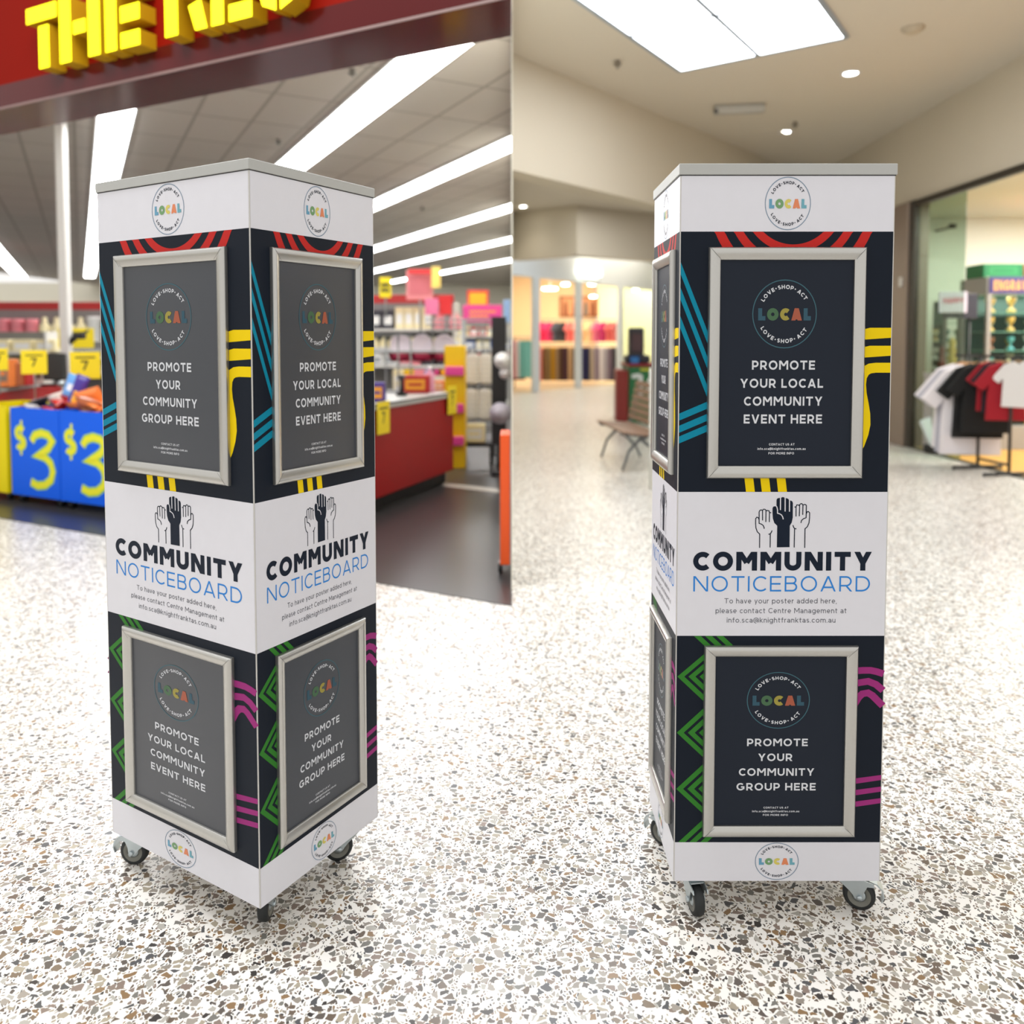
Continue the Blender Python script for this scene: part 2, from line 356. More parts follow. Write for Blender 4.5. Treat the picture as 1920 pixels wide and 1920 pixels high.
# ------------------------------------------------------------------ floors
mb = MB(); mb.box(-30, 24, -6, 42, -.1, 0, TERR); mb.build('floor', kind='structure')
A0, B0 = at_z(0, 972, 0), at_z(960, 1137, 0)       # line where the discount store's dark floor begins
sd = (A0 - B0).normalized(); A1 = B0 + sd * 22
DARKF = mat('dark_vinyl', (58, 57, 58), .28, noise=.08, nscale=6)
mb = MB(); mb.prism([(B0.x, B0.y, 0), (A1.x, A1.y, 0), (A1.x, 40, 0), (B0.x, 40, 0)][::-1], (0, 0, .004), DARKF); mb.build('floor_store', kind='structure')
mb = MB(); mb.prism([V((at_z(935, 918, 0).x, at_z(935, 918, 0).y, .004)), V((at_z(935, 925, 0).x, at_z(935, 925, 0).y, .004)), V((at_z(830, 912, 0).x, at_z(830, 912, 0).y, .004)), V((at_z(830, 906, 0).x, at_z(830, 906, 0).y, .004))], (0, 0, .003), mat('pale_strip', (190, 186, 178), .4)); mb.build('trim_1', kind='structure')

# ------------------------------------------------------------------ discount store shell
ZC, ZS = 3.9, 3.15
CREAM = mat('cream_wall', (214, 204, 180), .8, noise=.02, nscale=2); OFFW = mat('off_white_wall', (232, 228, 212), .8)
mb = MB(); q = V((-sd.y, sd.x, 0)); q = q if q.y > 0 else -q        # q: into the store
f0 = B0 + q * .25 + sd * ((q.x * .25 + B0.x + .004) / -sd.x); f1 = A1 + q * .25
mb.prism([(f0.x, f0.y, ZC), (f1.x, f1.y, ZC), (f1.x, 37, ZC), (f0.x, 37, ZC)][::-1], (0, 0, .1), TILE); mb.build('ceiling_store', kind='structure')
mb = MB(); mb.box(-30, 0, 37, 37.2, 0, 4, OFFW); mb.build('wall_back', kind='structure')
mb = MB(); mb.box(-30.2, -30, -6, 37, 0, 4, OFFW); mb.build('wall_left', kind='structure')
mb = MB(); mb.box(-.003, .003, 4.35, 37, 0, 5, OFFW); mb.build('wall_added_divider', kind='structure')  # added thin divider, unseen edge-on; parts the halves and blocks light between them
# sign fascia: red glossy box above the opening
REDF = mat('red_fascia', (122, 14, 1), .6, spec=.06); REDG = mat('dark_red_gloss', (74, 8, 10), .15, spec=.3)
def on(s_, d_, z): p = B0 + sd * s_ + q * d_; return V((p.x, p.y, z))
sil0 = at_plane(0, 220, on(0, -.12, 0), on(5, -.12, 0)); sil1 = at_plane(840, 0, on(0, -.12, 0), on(5, -.12, 0))
ZS = (sil0.z + sil1.z) / 2
fa = empty('store_fascia', on(4, 0, ZS), label='long red sign fascia with glossy underside above the discount store opening', cat='fascia'); fo = fa.location.copy()
cut = lambda d_: (q.x * d_ + B0.x + .004) / -sd.x      # where the fascia meets the added divider
def bl(mb_, s0, s1, d0, d1, z0, z1, mt): mb_.prism([on(cut(d0), d0, z0) - fo, on(s1, d0, z0) - fo, on(s1, d1, z0) - fo, on(cut(d1), d1, z0) - fo], (0, 0, z1 - z0), mt)
mb = MB(); s25 = (at_plane(25, 20, on(0, -.12, 0), on(5, -.12, 0)) - on(0, -.12, 0)).dot(sd); bl(mb, .0, s25, -.12, .049, ZS + .17, 4.04, REDF); mb.prism([on(s25, -.12, ZS + .17) - fo, on(14, -.12, ZS + .17) - fo, on(14, .049, ZS + .17) - fo, on(s25, .049, ZS + .17) - fo], (0, 0, 3.91 - ZS - .17), REDF); mb.build('face_board', fa)
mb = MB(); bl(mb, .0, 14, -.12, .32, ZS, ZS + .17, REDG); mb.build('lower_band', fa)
mb = MB(); bl(mb, .0, 14, -.128, -.12, ZS - .004, ZS + .01, mat('dull_strip', (128, 104, 100), .5)); mb.build('edge_strip', fa)
mb = MB(); 
mb.prism([on(cut(.05), .05, ZS + .171), on(22, .05, ZS + .171), on(22, .3, ZS + .171), on(cut(.3), .3, ZS + .171)], (0, 0, 2.6), CREAM)
mb.prism([on(14, .05, 0), on(22, .05, 0), on(22, .3, 0), on(14, .3, 0)], (0, 0, ZS + 1.5), CREAM); mb.build('wall_front', kind='structure')
# yellow block letters standing off the fascia
LY = mat('lit_yellow_face', (255, 250, 0), .5, emit=1.6, ecol=(255, 245, 0)); LS = mat('yellow_return', (186, 142, 0), .5)
fr = Fr(on(0, -.24, 0), -sd)
def toS(px, py):
    p = at_plane(px, py, on(0, -.24, 0), on(5, -.24, 0)) - on(0, -.24, 0); return (p.dot(-sd), p.z)
zb = sum(toS(*p)[1] for p in [(83, 134), (125, 121), (177, 107), (209, 95), (322, 62), (408, 38)]) / 6
LH = .74
cell = lambda x, a, b, c, d: [(x + a, zb + c * LH), (x + b, zb + c * LH), (x + b, zb + d * LH), (x + a, zb + d * LH)]
U = lambda px, py: toS(px, py)[0]
uT0, uT1 = U(73, 90), U(92, 90); uTa, uTb = U(49, 25), U(105, 15)
uH = (U(112, 80), U(133, 80), U(137, 50), U(160, 50), U(165, 60), U(187, 60)); uE = (U(197, 50), U(218, 50), U(226, 60), U(262, 60))
uR = (U(309, 30), U(333, 30)); uE2 = (U(396, 20), U(419, 20), U(429, 15), U(472, 8)); 
zT = toS(80, 48)[1] + .0
def letter(name, polys, lab):
    lt = MB()
    for P in polys:
        n = len(P); a = [fr.p(x, z, 0) for x, z in P]; bk = [p - fr.n * .125 for p in a]
        lt.face(a, LY); 
        for i in range(n): lt.face([a[i], a[(i + 1) % n], bk[(i + 1) % n], bk[i]], LS)
        lt.face(bk[::-1], LS)
    o = lt.build(name, label=lab, cat='letter', group='letters of the store sign'); return o
def R_(x0, x1, z0, z1): return [(x0, z0), (x1, z0), (x1, z1), (x0, z1)]
letter('sign_letter', [R_(uT0, uT1, zb, zT), R_(uTa, uTb, zT + .035, zT + .135)], 'yellow block letter T on the red fascia')
zH0, zH1 = toS(148, 62)[1], toS(148, 37)[1]
zTop = zT + .135
letter('sign_letter', [R_(uH[0], uH[1], zb, zTop), R_(uH[2], uH[3], zH0, zH1), R_(uH[4], uH[5], zb, zTop)], 'yellow block letter H between T and E')
letter('sign_letter', [R_(uE[0], uE[1], zb, zTop), R_(uE[2], uE[3], zb, zb + (zTop - zb) * .23), R_(uE[2], uE[3], zb + (zTop - zb) * .38, zb + (zTop - zb) * .62), R_(uE[2], uE[3], zTop - (zTop - zb) * .23, zTop)], 'yellow block letter E ending the word THE')
lh = zTop - zb; r1 = uR[1]
lg = (U(353, 12), U(376, 4), U(386, 42), U(366, 47))
letter('sign_letter', [R_(uR[0], uR[1], zb, zTop), [(lg[3], zb), (lg[2] + .01, zb), (lg[1], zb + lh * .42), (lg[0], zb + lh * .36)], [(r1 + .03, zb + lh * .5), (r1 + .2, zb + lh * .48), (r1 + .24, zb + lh * .74), (r1 + .2, zTop), (r1 + .03, zTop), (r1 + .03, zTop - .13), (r1 + .12, zTop - .13), (r1 + .12, zb + lh * .66), (r1 + .03, zb + lh * .66)]], 'yellow block letter R starting the second word')
letter('sign_letter', [R_(uE2[0], uE2[1], zb, zTop), R_(uE2[2], uE2[3], zb, zb + lh * .23), R_(uE2[2], uE2[3], zb + lh * .38, zb + lh * .62), R_(uE2[2], uE2[3], zTop - lh * .23, zTop)], 'yellow block letter E right after the R')
j0 = uE2[3] + .05
letter('sign_letter', [[(j0, zb + lh * .3), (j0 + .03, zb + lh * .1), (j0 + .13, zb), (j0 + .13, zb + lh * .2), (j0 + .11, zb + lh * .3)], [(j0 + .16, zb), (j0 + .26, zb + lh * .1), (j0 + .29, zb + lh * .3), (j0 + .29, zTop), (j0 + .18, zTop), (j0 + .18, zb + lh * .28), (j0 + .16, zb + lh * .2)]], 'yellow block letter J cut by the top of the picture')
# ceiling light strips
ST = mat('strip_diffuser', (255, 255, 255), .5, emit=STRIP_E)
vpd = V((at_z(150, 600, 60).x, at_z(150, 600, 60).y, 0)).normalized() if False else V((-.5436, 1, 0)).normalized()
vn = V((vpd.y, -vpd.x, 0))
def strip(px, py, y_near, y_far, w=.3, lab=''):
    p = at_z(px, py, ZC); k0 = (y_near - p.y) / vpd.y; k1 = (y_far - p.y) / vpd.y
    a = p + vpd * k0; b = p + vpd * k1
    def near(off):
        e_ = a + vn * off; x_lim = -.012
        return e_ if e_.x <= x_lim else e_ + vpd * ((x_lim - e_.x) / vpd.x)
    c = (a + b) / 2
    e = empty('ceiling_strip_light', (c.x, c.y, ZC - .03), label=lab, cat='light', group='strip lights in the store ceiling')
    for nm, ww, z0, z1, mt in (('diffuser', w, -.012, .0, ST), ('housing', w + .04, .0, .03, mat('housing_white', (225, 225, 222), .5))):
        mb = MB(); mb.prism([V((*near(-ww / 2)[:2], 0)) - V((c.x, c.y, -z0)), V((*near(ww / 2)[:2], 0)) - V((c.x, c.y, -z0)), V((*(b + vn * ww / 2)[:2], 0)) - V((c.x, c.y, -z0)), V((*(b - vn * ww / 2)[:2], 0)) - V((c.x, c.y, -z0))], (0, 0, z1 - z0), mt); mb.build(nm, e)
strip(700, 182, 5.45, 30, .42, 'widest white strip light running from the fascia edge behind the noticeboard')
strip(208, 270, 7.3, 32, .34, 'white strip light above the slim white pole, left of the noticeboard')
strip(860, 310, 8.7, 32, .34, 'white strip light just right of the noticeboard top')
strip(860, 416, 13.2, 34, .34, 'second strip light down the right side of the noticeboard')
strip(870, 467, 17.5, 34, .34, 'third strip light down the right side of the noticeboard')
strip(870, 502, 22.5, 35, .34, 'farthest strip light, right of the noticeboard')
strip(28, 506, 13, 32, .4, 'white strip light at the left edge of the picture')
# ceiling sprinklers
for px, py, lab in ((661, 130, 'small ceiling sprinkler near the widest strip light'), (523, 262, 'small ceiling sprinkler above the noticeboard'), (792, 388, 'small ceiling sprinkler right of the noticeboard')):
    p = at_z(px, py, ZC); mb = MB(); mb.lathe([(.0, -.07), (.012, -.068), (.012, -.05), (.04, -.045), (.04, -.035), (.012, -.03), (.03, -.004), (.035, 0)], mat('sprinkler_grey', (110, 105, 98), .5), 12); mb.build('ceiling_sprinkler', loc=(p.x, p.y, ZC), label=lab, cat='sprinkler')

# ------------------------------------------------------------------ mall shell on the right side
ZM, ZL = 4.22, 3.1
MCEIL = mat('mall_ceiling', (206, 197, 182), .85); BEIGE = mat('bulkhead_beige', (200, 190, 172), .8, noise=.015, nscale=1.5)
mb = MB(); mb.box(.003, 24, 5.2, 36, ZM, ZM + .15, MCEIL); mb.build('ceiling', kind='structure')
def wallseg(pts, z0, z1, th, mt, name):
    mb = MB()
    for (x0, y0), (x1, y1) in zip(pts, pts[1:]):
        a = V((x0, y0, 0)); b = V((x1, y1, 0)); t_ = (b - a).normalized(); n = V((-t_.y, t_.x, 0)) * th; a2 = a + n
        if a2.x < .004: a2 = a2 + t_ * ((.004 - a2.x) / t_.x)
        mb.prism([V((*a[:2], z0)), V((*b[:2], z0)), V((*(b + n)[:2], z0)), V((*a2[:2], z0))], (0, 0, z1 - z0), mt)
    return mb.build(name, kind='structure')
la = at_z(960, 100, ZM); lb = at_z(1440, 300, ZM)
wallseg([(0.004, la.y), (lb.x + .9, lb.y + 1.0)], ZL - .02, ZM, .3, BEIGE, 'wall_bulkhead_left')
wallseg([(5.0, 5.2), (5.12, 9.0), (5.25, 13.6)], 3.14, ZM, -.25, BEIGE, 'wall_bulkhead_right')
c0 = at_z(960, 399, ZM); c1 = at_z(1082, 384, ZM); c2 = at_z(1262, 405, ZM)
wallseg([(0.004, c0.y), (c1.x, c1.y), (c2.x, c2.y), (c2.x + 5, c2.y + 3)], 3.16, ZM, .25, BEIGE, 'wall_bulkhead_back')
wallseg([(5.25, 13.6), (9, 13.6)], 0, ZM, .2, BEIGE, 'wall_end')
# skylight
P0 = at_z(1275, 132, ZM); ea = V((.823, -.568, 0)); eb = V((-.568, -.823, 0)).normalized()
PA = at_z(1588, 68, ZM); ea = (PA - P0).normalized(); eb = V((ea.y, -ea.x, 0)); La = (PA - P0).length; Lb = 4.8
SKY = mat('skylight_panel', (250, 252, 255), .5, emit=SKYLIGHT_E, ecol=(240, 247, 255)); FRM = mat('skylight_frame', (150, 158, 168), .5)
sk = empty('skylight', (P0 + (ea * La + eb * Lb) / 2), label='bright white panelled skylight with thin grey bars in the mall ceiling', cat='skylight'); so = sk.location
for i in range(2):
    for j in range(4):
        mb = MB(); g = .012
        a = P0 + ea * (La * i / 2 + g) + eb * (Lb * j / 4 + g); b = ea * (La / 2 - 2 * g); c = eb * (Lb / 4 - 2 * g)
        mb.prism([a - so, a + b - so, a + b + c - so, a + c - so], (0, 0, -.012), SKY); o = mb.build('light_panel', sk)
mb = MB()
def bar(a, b, w): 
    n = (b - a).normalized(); n = V((-n.y, n.x, 0)) * w / 2; mb.prism([a - n - so, b - n - so, b + n - so, a + n - so], (0, 0, -.02), FRM)
for i in range(3): bar(P0 + ea * La * i / 2, P0 + ea * La * i / 2 + eb * Lb, .045)
for j in range(5): bar(P0 + eb * Lb * j / 4, P0 + eb * Lb * j / 4 + ea * La, .04)
mb.build('glazing_bars', sk)
DL = mat('downlight_lens', (255, 253, 245), .5, emit=DOWN_E)
DN = []
for px, py, lab in ((1595, 137, 'round recessed downlight nearest the skylight corner'), (1472, 247, 'round recessed downlight above the second noticeboard'), (981, 387, 'round recessed downlight far back left of the mall ceiling')):
    p = at_z(px, py, ZM); e = empty('downlight', (p.x, p.y, ZM), label=lab, cat='light', group='recessed downlights in the mall ceiling')
    mb = MB(); mb.lathe([(.0, -.006), (.062, -.006), (.07, -.002)], DL, 20); mb.build('lens', e)
    mb = MB(); mb.lathe([(.07, -.002), (.078, -.012), (.095, -.01), (.1, 0)], WHITE, 24); mb.build('trim_ring', e)
    lp = bpy.data.lights.new('downlight_lamp', 'SPOT'); lp.energy = 18; lp.spot_size = 1.9; lp.spot_blend = .8; lp.shadow_soft_size = .06; lp.color = (1, .95, .86)
    lo = bpy.data.objects.new('downlight_lamp', lp); COL.objects.link(lo); lo.parent = e; lo.location = (0, 0, -.03)
p = at_z(1712, 52, ZM); mb = MB(); mb.lathe([(0, -.05), (.05, -.05), (.075, -.035), (.08, -.02), (.1, -.018), (.1, 0)], mat('detector_tan', (186, 172, 150), .6), 24)
mb.build('smoke_detector', loc=(p.x, p.y, ZM), label='round beige smoke detector on the mall ceiling', cat='detector')
for px, py, lab in ((1158, 114, 'small dark ceiling sprinkler left of the skylight'), (1491, 229, 'small ceiling sprinkler beside the middle downlight')):
    p = at_z(px, py, ZM); mb = MB(); mb.lathe([(.0, -.08), (.014, -.078), (.014, -.05), (.04, -.045), (.04, -.035), (.012, -.03), (.028, -.004), (.03, 0)], mat('sprinkler_dark', (120, 112, 100), .5), 12); mb.build('ceiling_sprinkler', loc=(p.x, p.y, ZM), label=lab, cat='sprinkler')
# surface light box and hatch
p = at_z(1386, 196, ZM); e = empty('exit_light_box', (p.x, p.y, ZM), -.15, label='long grey box fitting fixed to the mall ceiling below the skylight', cat='light fitting')
mb = MB(); mb.box(-.3, .3, -.05, .05, -.11, 0, mat('fitting_grey', (168, 164, 156), .5), .012); mb.build('body', e)
mb = MB(); mb.box(-.27, .28, -.056, -.05, -.1, -.03, mat('fitting_lens', (186, 184, 178), .3)); mb.build('lens', e)
mb = MB(); mb.box(-.3, -.25, -.058, -.048, -.105, -.06, mat('fitting_end', (70, 70, 70), .4)); mb.build('end_cap', e)
hp = [at_z(*c, ZM) for c in ((1404, 247), (1448, 267), (1500, 258), (1456, 241))]; hc_ = sum(hp, V()) / 4
mb = MB(); mb.prism([p - hc_ for p in hp], (0, 0, -.006), BEIGE); mb.prism([(p - hc_) * .94 - V((0, 0, .006)) for p in hp], (0, 0, -.003), MCEIL)
mb.build('ceiling_hatch', loc=hc_, label='flat access hatch in the mall ceiling beside a downlight', cat='hatch')

# ------------------------------------------------------------------ noticeboards
OWN = [0, .106, .638, .975, 1.527, 1.636, 1.657]
def interp(xs, ys):
    def f(a):
        for i in range(len(xs) - 1):
            if a <= xs[i + 1] or i == len(xs) - 2: return ys[i] + (a - xs[i]) * (ys[i + 1] - ys[i]) / (xs[i + 1] - xs[i])
    return f
M3 = .001
def logo(mb, fr, cx, cy, r, ring, cols, ink, d=.0008, capk=.26):
    n = 48; rib = [(cx + r * math.cos(2 * PI * i / n), cy + r * math.sin(2 * PI * i / n)) for i in range(n)]
    ribbon(mb, fr, rib, r * .028, ring, d, True)
    wt = .36; tot = text_w('LOCAL', wt, .14); W = r * 1.66; x = cx - W / 2; k = W / tot
    for c, m_ in zip('LOCAL', cols):
        S, w_ = glyph(c, wt)
        for pts, cl in S:
            ribbon(mb, fr, pts, wt, m_, d, cl, (0., 1.), tf=lambda a, b, x=x: (x + a * k, cy - r * .19 + b * r * .36))
        x += (w_ + .14) * k
    for s, am, bt in (('LOVE', 133, 0), ('SHOP', 88, 0), ('ACT', 46, 0)):
        sp = {'LOVE': 37, 'SHOP': 36, 'ACT': 27}[s]
        text_arc(mb, fr, s, cx, cy, r * .8, r * .118, .22, ink, am, sp, False, d)
        text_arc(mb, fr, s, cx, cy, r * .8, r * .118, .22, ink, -am, sp, True, d)
    for am in (110.5, 66, -110.5, -66):
        x_, y_ = cx + r * .8 * math.cos(math.radians(am)), cy + r * .8 * math.sin(math.radians(am)); s = r * .018
        rect(mb, fr, x_ - s, x_ + s, y_ - s, y_ + s, ink, d)
def clipw(pts, y0=None): return pts
def panel(fr, parent):
    """one printed side of a noticeboard: bands, stripes, logos and lettering (metres in the side's own frame)"""
    mb = MB(); k = M3
    e = 2.2 * k; R480 = .48 - e
    for a, b, m_ in ((0, .106, WHITE), (.106, .638, NAVY), (.638, .975, WHITE), (.975, 1.527, NAVY), (1.527, 1.636, WHITE)):
        rect(mb, fr, e, R480, a if a else .0, b, m_, .0003)
    D = .0006
    # red arcs cut by the top white band
    for r0, r1 in ((99, 116), (133, 151), (170, 190)):
        P = []
        for i in range(61):
            t = math.radians(180 + 3 * i); x, y = 254 + r0 * math.cos(t), 1599 + r0 * math.sin(t); X_, Y_ = 254 + r1 * math.cos(t), 1599 + r1 * math.sin(t); P.append((x, y, X_, Y_))
        for a, b in zip(P, P[1:]):
            q_ = [(a[0], a[1]), (a[2], a[3]), (b[2], b[3]), (b[0], b[1])]
            if max(y for _, y in q_) < 1526.5 or (min(y for _, y in q_) < 1526 and True):
                if min(y for _, y in q_) > 1526: continue
                poly(mb, fr, [(x * k, min(y, 1526.8) * k) for x, y in q_], RED, D)
    # teal stripes
    for y0 in (1463, 1410, 1350):
        poly(mb, fr, [(2.4 * k, (y0 - 25) * k), (2.4 * k, y0 * k), (92 * k, (y0 - 211) * k), (92 * k, (y0 - 236) * k)], TEAL, D)
    for y0 in (1143, 1117, 1094):
        poly(mb, fr, [(2.4 * k, (y0 - 15) * k), (2.4 * k, y0 * k), (92 * k, (y0 + 36) * k), (92 * k, (y0 + 21) * k)], TEAL, D)
    # yellow bands
    for y0 in (1314, 1276): poly(mb, fr, [(417 * k, (y0 - 14) * k), (478 * k, (y0 - 10) * k), (478 * k, (y0 + 11) * k), (430 * k, (y0 + 11) * k), (417 * k, (y0 + 8) * k)], YEL, D)
    ribbon(mb, fr, [(x * k, y * k) for x, y in [(477.8, 1240.5), (445, 1240.5), (432, 1239), (422, 1234), (415, 1222), (413, 1205), (415, 1185), (420, 1163), (424, 1142), (425, 1120), (421, 1100), (413, 1078), (402, 1058)]], 21 * k, YEL, D)
    for x0 in (153, 189, 226): poly(mb, fr, [((x0 - 2) * k, 1012 * k), ((x0 + 3) * k, 975.4 * k), ((x0 + 23) * k, 975.4 * k), ((x0 + 18) * k, 1012 * k)], YEL, D)
    # green zigzags
    for dx in (0, 25.5, 51):
        L_ = [(41, 637.6), (76, 602), (4, 534), (74, 462), (4, 390), (74, 318), (4, 245), (74, 173), (10, 106.4)]
        for a, b in zip(L_, L_[1:]):
            w_ = 16
            P_ = [(a[0] + dx, a[1]), (b[0] + dx, b[1]), (b[0] + dx + w_, b[1]), (a[0] + dx + w_, a[1])]
            poly(mb, fr, [(x * k, y * k) for x, y in P_], GREEN, D)
    # magenta curves
    for P_ in ([(405, 548), (430, 550), (448, 550), (463, 546.5), (477.8, 541)], [(405, 514), (425, 519), (443, 522), (461, 514), (477.8, 498.5)], [(408, 455), (421, 480), (430, 490), (443, 492.5), (453, 486), (477.8, 459)]):
        ribbon(mb, fr, [(x * k, y * k) for x, y in P_], 17 * k, MAG, D)
    for y0 in (272, 242, 212): poly(mb, fr, [(417 * k, (y0 - 14) * k), (477.8 * k, (y0 - 4) * k), (477.8 * k, (y0 + 9) * k), (417 * k, y0 * k)], MAG, D)
    # logos on the white bands
    logo(mb, fr, .2405, 1.581, .0505, WRING, WL, INK); logo(mb, fr, .2395, .054, .0500, WRING, WL, INK)
    # raised hands
    H = [(228, 846), (228.1, 896.3), (221.5, 902.8), (217.9, 913.6), (216.9, 926), (216.9, 937.5), (218.4, 940.6), (221.2, 941.8), (224, 941.5), (225.6, 939.9), (225.7, 957), (227.3, 959.8), (230.8, 961), (233, 961.3), (236.5, 961.7), (238, 962.9), (240, 963.2), (242.5, 962.7), (243.9, 961.1), (247, 960.9), (250.1, 960.1), (252.4, 958.6), (253.6, 956.0), (256.8, 955.2), (259.5, 954.6), (261.8, 952.8), (263, 949.6), (263.3, 915.8), (261.2, 904.3), (256.9, 896.4), (257.1, 846.4)]
    hx = lambda P_: [(x * k, y * k) for x, y in P_]
    # filled hand: split in simple shapes
    poly(mb, fr, hx(H[:6] + [(263.1, 937.5)] + H[27:]), INK, D)
    for P_ in (H[5:9] + [(225.6, 939.9), (225.6, 937.5)], [(225.6, 937.5)] + H[10:14] + [(234.6, 961.4), (234.6, 937.5)], [(234.6, 937.5), (234.6, 961.4)] + H[14:19] + [(245.1, 961), (245.1, 937.5)], [(245.1, 937.5), (245.1, 961), (250.1, 960.1), (252.4, 958.6), (254.8, 955.6), (255, 937.5)], [(255, 937.5), (254.8, 955.6), (259.5, 954.6), (261.8, 952.8), (263, 949.6), (263.1, 937.5)]): poly(mb, fr, hx(P_), INK, D)
    for P_ in ([(234.6, 963), (234.7, 933.1)], [(245.1, 963), (245.5, 929.7)], [(255, 959), (255.4, 929.4)]): ribbon(mb, fr, hx(P_), 2.4 * k, WHITE, .0008)
    ribbon(mb, fr, hx([(223.4, 945), (226.6, 940), (228.1, 934), (228.2, 925.7), (233, 924.4), (237.4, 921.6), (240.2, 917), (241.5, 911.5)]), 2.2 * k, WHITE, .0009)
    LN = [[(188.6, 844.7), (188.5, 877), (182.8, 882.5), (179.7, 891.5), (178.8, 902.2), (178.8, 912.9), (181.4, 916.4), (185, 914.9), (186.7, 910), (186.7, 902), (191.6, 900.5), (196, 897.3), (198.2, 892.8), (198.6, 889.2)], [(186.7, 910.9), (186.5, 928.6), (188, 932.1), (191, 933.4), (194.1, 931.9), (194.6, 908.9)], [(194.1, 931.9), (195.9, 934.6), (198.9, 934.9), (202, 932.6), (202.1, 905.1)], [(202, 930.8), (205.5, 932.1), (209, 931.1), (210.1, 927.1), (210, 904.9)], [(210.1, 927.1), (213.9, 927)], [(216.7, 885.5), (214.5, 880.2), (211.9, 877.1), (208.4, 876.4)], [(212.6, 877.1), (212.7, 845.6)],
        [(291.6, 844.8), (291.6, 889.5), (296.9, 894.3), (300.4, 903.1), (301.5, 914.8), (301.4, 926.4), (298.6, 929.6), (295.5, 928.7), (293.8, 923.9), (293.5, 915), (287.8, 912.9), (283.4, 909), (281.9, 902.8)], [(293.7, 922.1), (293.6, 943.5), (292.2, 945.5), (289.1, 946.1), (286, 944.6), (285.7, 921.9)], [(285.6, 944.6), (283.8, 947.7), (281.5, 948), (278.5, 945.6), (278.1, 918.5)], [(277.8, 943.4), (274.9, 945), (271.9, 944.9), (270.3, 940.5), (270.6, 917.9)], [(270.3, 940.1), (266.6, 940.2)], [(263.7, 898), (265.8, 892.5), (268, 889.8), (272.1, 889.2)], [(267.8, 889.8), (267.6, 845.6)]]
    for P_ in LN: ribbon(mb, fr, hx(P_), 2.2 * k, INK, D)
    # lettering of the middle band
    text(mb, fr, 'COMMUNITY', .0375, .4455, .7915, .0440, .27, INK, D, .17)
    text(mb, fr, 'NOTICEBOARD', .0385, .4425, .7425, .0360, .105, BLUE, D, .22)
    text(mb, fr, 'To have your poster added here,', .110, .367, .7145, .0120, .125, GREYINK, D, .19)
    text(mb, fr, 'please contact Centre Management at', .090, .390, .6915, .0120, .125, GREYINK, D, .19)
    text(mb, fr, 'info.sca@knightfranktas.com.au', .116, .365, .6692, .0120, .125, GREYINK, D, .19)
    return mb.build('printed_panel', parent)
POSTER_GLARE = mat('poster_slate_sleeve_glare', (34, 41, 53), .5, coat=1, coat_r=.4, spec=.3)  # glossy sleeve, with the corner-on board's glare also lifted into the base colour
def poster_frame(fr, y0, event, parent, sheet=None):
    """snap frame with its rounded mitred profile; the poster inside is its sub-part"""
    mb = MB(); x0, x1, h = .0645, .4165, .489
    xi0, xi1 = x0 + .0262, x1 - .0262; yi0, yi1 = y0 + .0268, y0 + h - .0268
    prof = [(0, .0), (0, .007), (.05, .0105), (.16, .0128), (.32, .0138), (.5, .0132), (.68, .0115), (.85, .0092), (.97, .0075), (1, .006), (1, .0005)]
    L4 = lambda a, b, t: a + (b - a) * t
    rings = [[fr.p(L4(x0, xi0, t), L4(y0, yi0, t), d), fr.p(L4(x1, xi1, t), L4(y0, yi0, t), d), fr.p(L4(x1, xi1, t), L4(y0 + h, yi1, t), d), fr.p(L4(x0, xi0, t), L4(y0 + h, yi1, t), d)] for t, d in prof]
    for j in range(4):     # four mitred rails, smooth along the profile only
        mb.quads([[r[j], r[(j + 1) % 4]] for r in rings][::-1], ALU, closed=False, smooth=True)
    for cx_, cy_, ex, ey in ((x0, y0, xi0, yi0), (x1, y0, xi1, yi0), (x1, y0 + h, xi1, yi1), (x0, y0 + h, xi0, yi1)):   # dark mitre joints
        ribbon(mb, fr, [(L4(cx_, ex, .02), L4(cy_, ey, .02)), (L4(cx_, ex, .5), L4(cy_, ey, .5))], .0006, BLK, .0142); ribbon(mb, fr, [(L4(cx_, ex, .5), L4(cy_, ey, .5)), (L4(cx_, ex, .98), L4(cy_, ey, .98))], .0006, BLK, .0135)
    f = mb.build('poster_frame', parent)
    mb = MB(); rect(mb, fr, xi0 - .004, xi1 + .004, yi0 - .004, yi1 + .004, sheet or POSTER, .0018)
    c = .2395; B_ = y0 - 1.005; D = .0022
    s = lambda y: y * M3 + B_
    logo(mb, fr, c - .003, s(1354), .0715, PRING, PL, PWHITE, D)
    lines = [('PROMOTE', 165, 307), ('YOUR LOCAL', 139, 326), ('COMMUNITY', 148, 325), ('EVENT HERE', 148, 325)] if event else [('PROMOTE', 166, 306), ('YOUR', 192, 271), ('COMMUNITY', 148, 322), ('GROUP HERE', 143, 326)]
    for (t, a, b), y in zip(lines, (1236.5, 1198, 1160, 1122)): text(mb, fr, t, a * M3, b * M3, s(y), .0192, .2, PWHITE, D, .2)
    text(mb, fr, 'CONTACT US AT', .206, .264, s(1075), .0048, .2, PWHITE, D, .2); text(mb, fr, 'info.sca@knightfranktas.com.au', .18, .289, s(1065.5), .0052, .19, PWHITE, D, .2); text(mb, fr, 'FOR MORE INFO', .205, .263, s(1056), .0048, .2, PWHITE, D, .2)
    mb.build('poster', f)
    # clear sheet edge of the snap frame
    return f
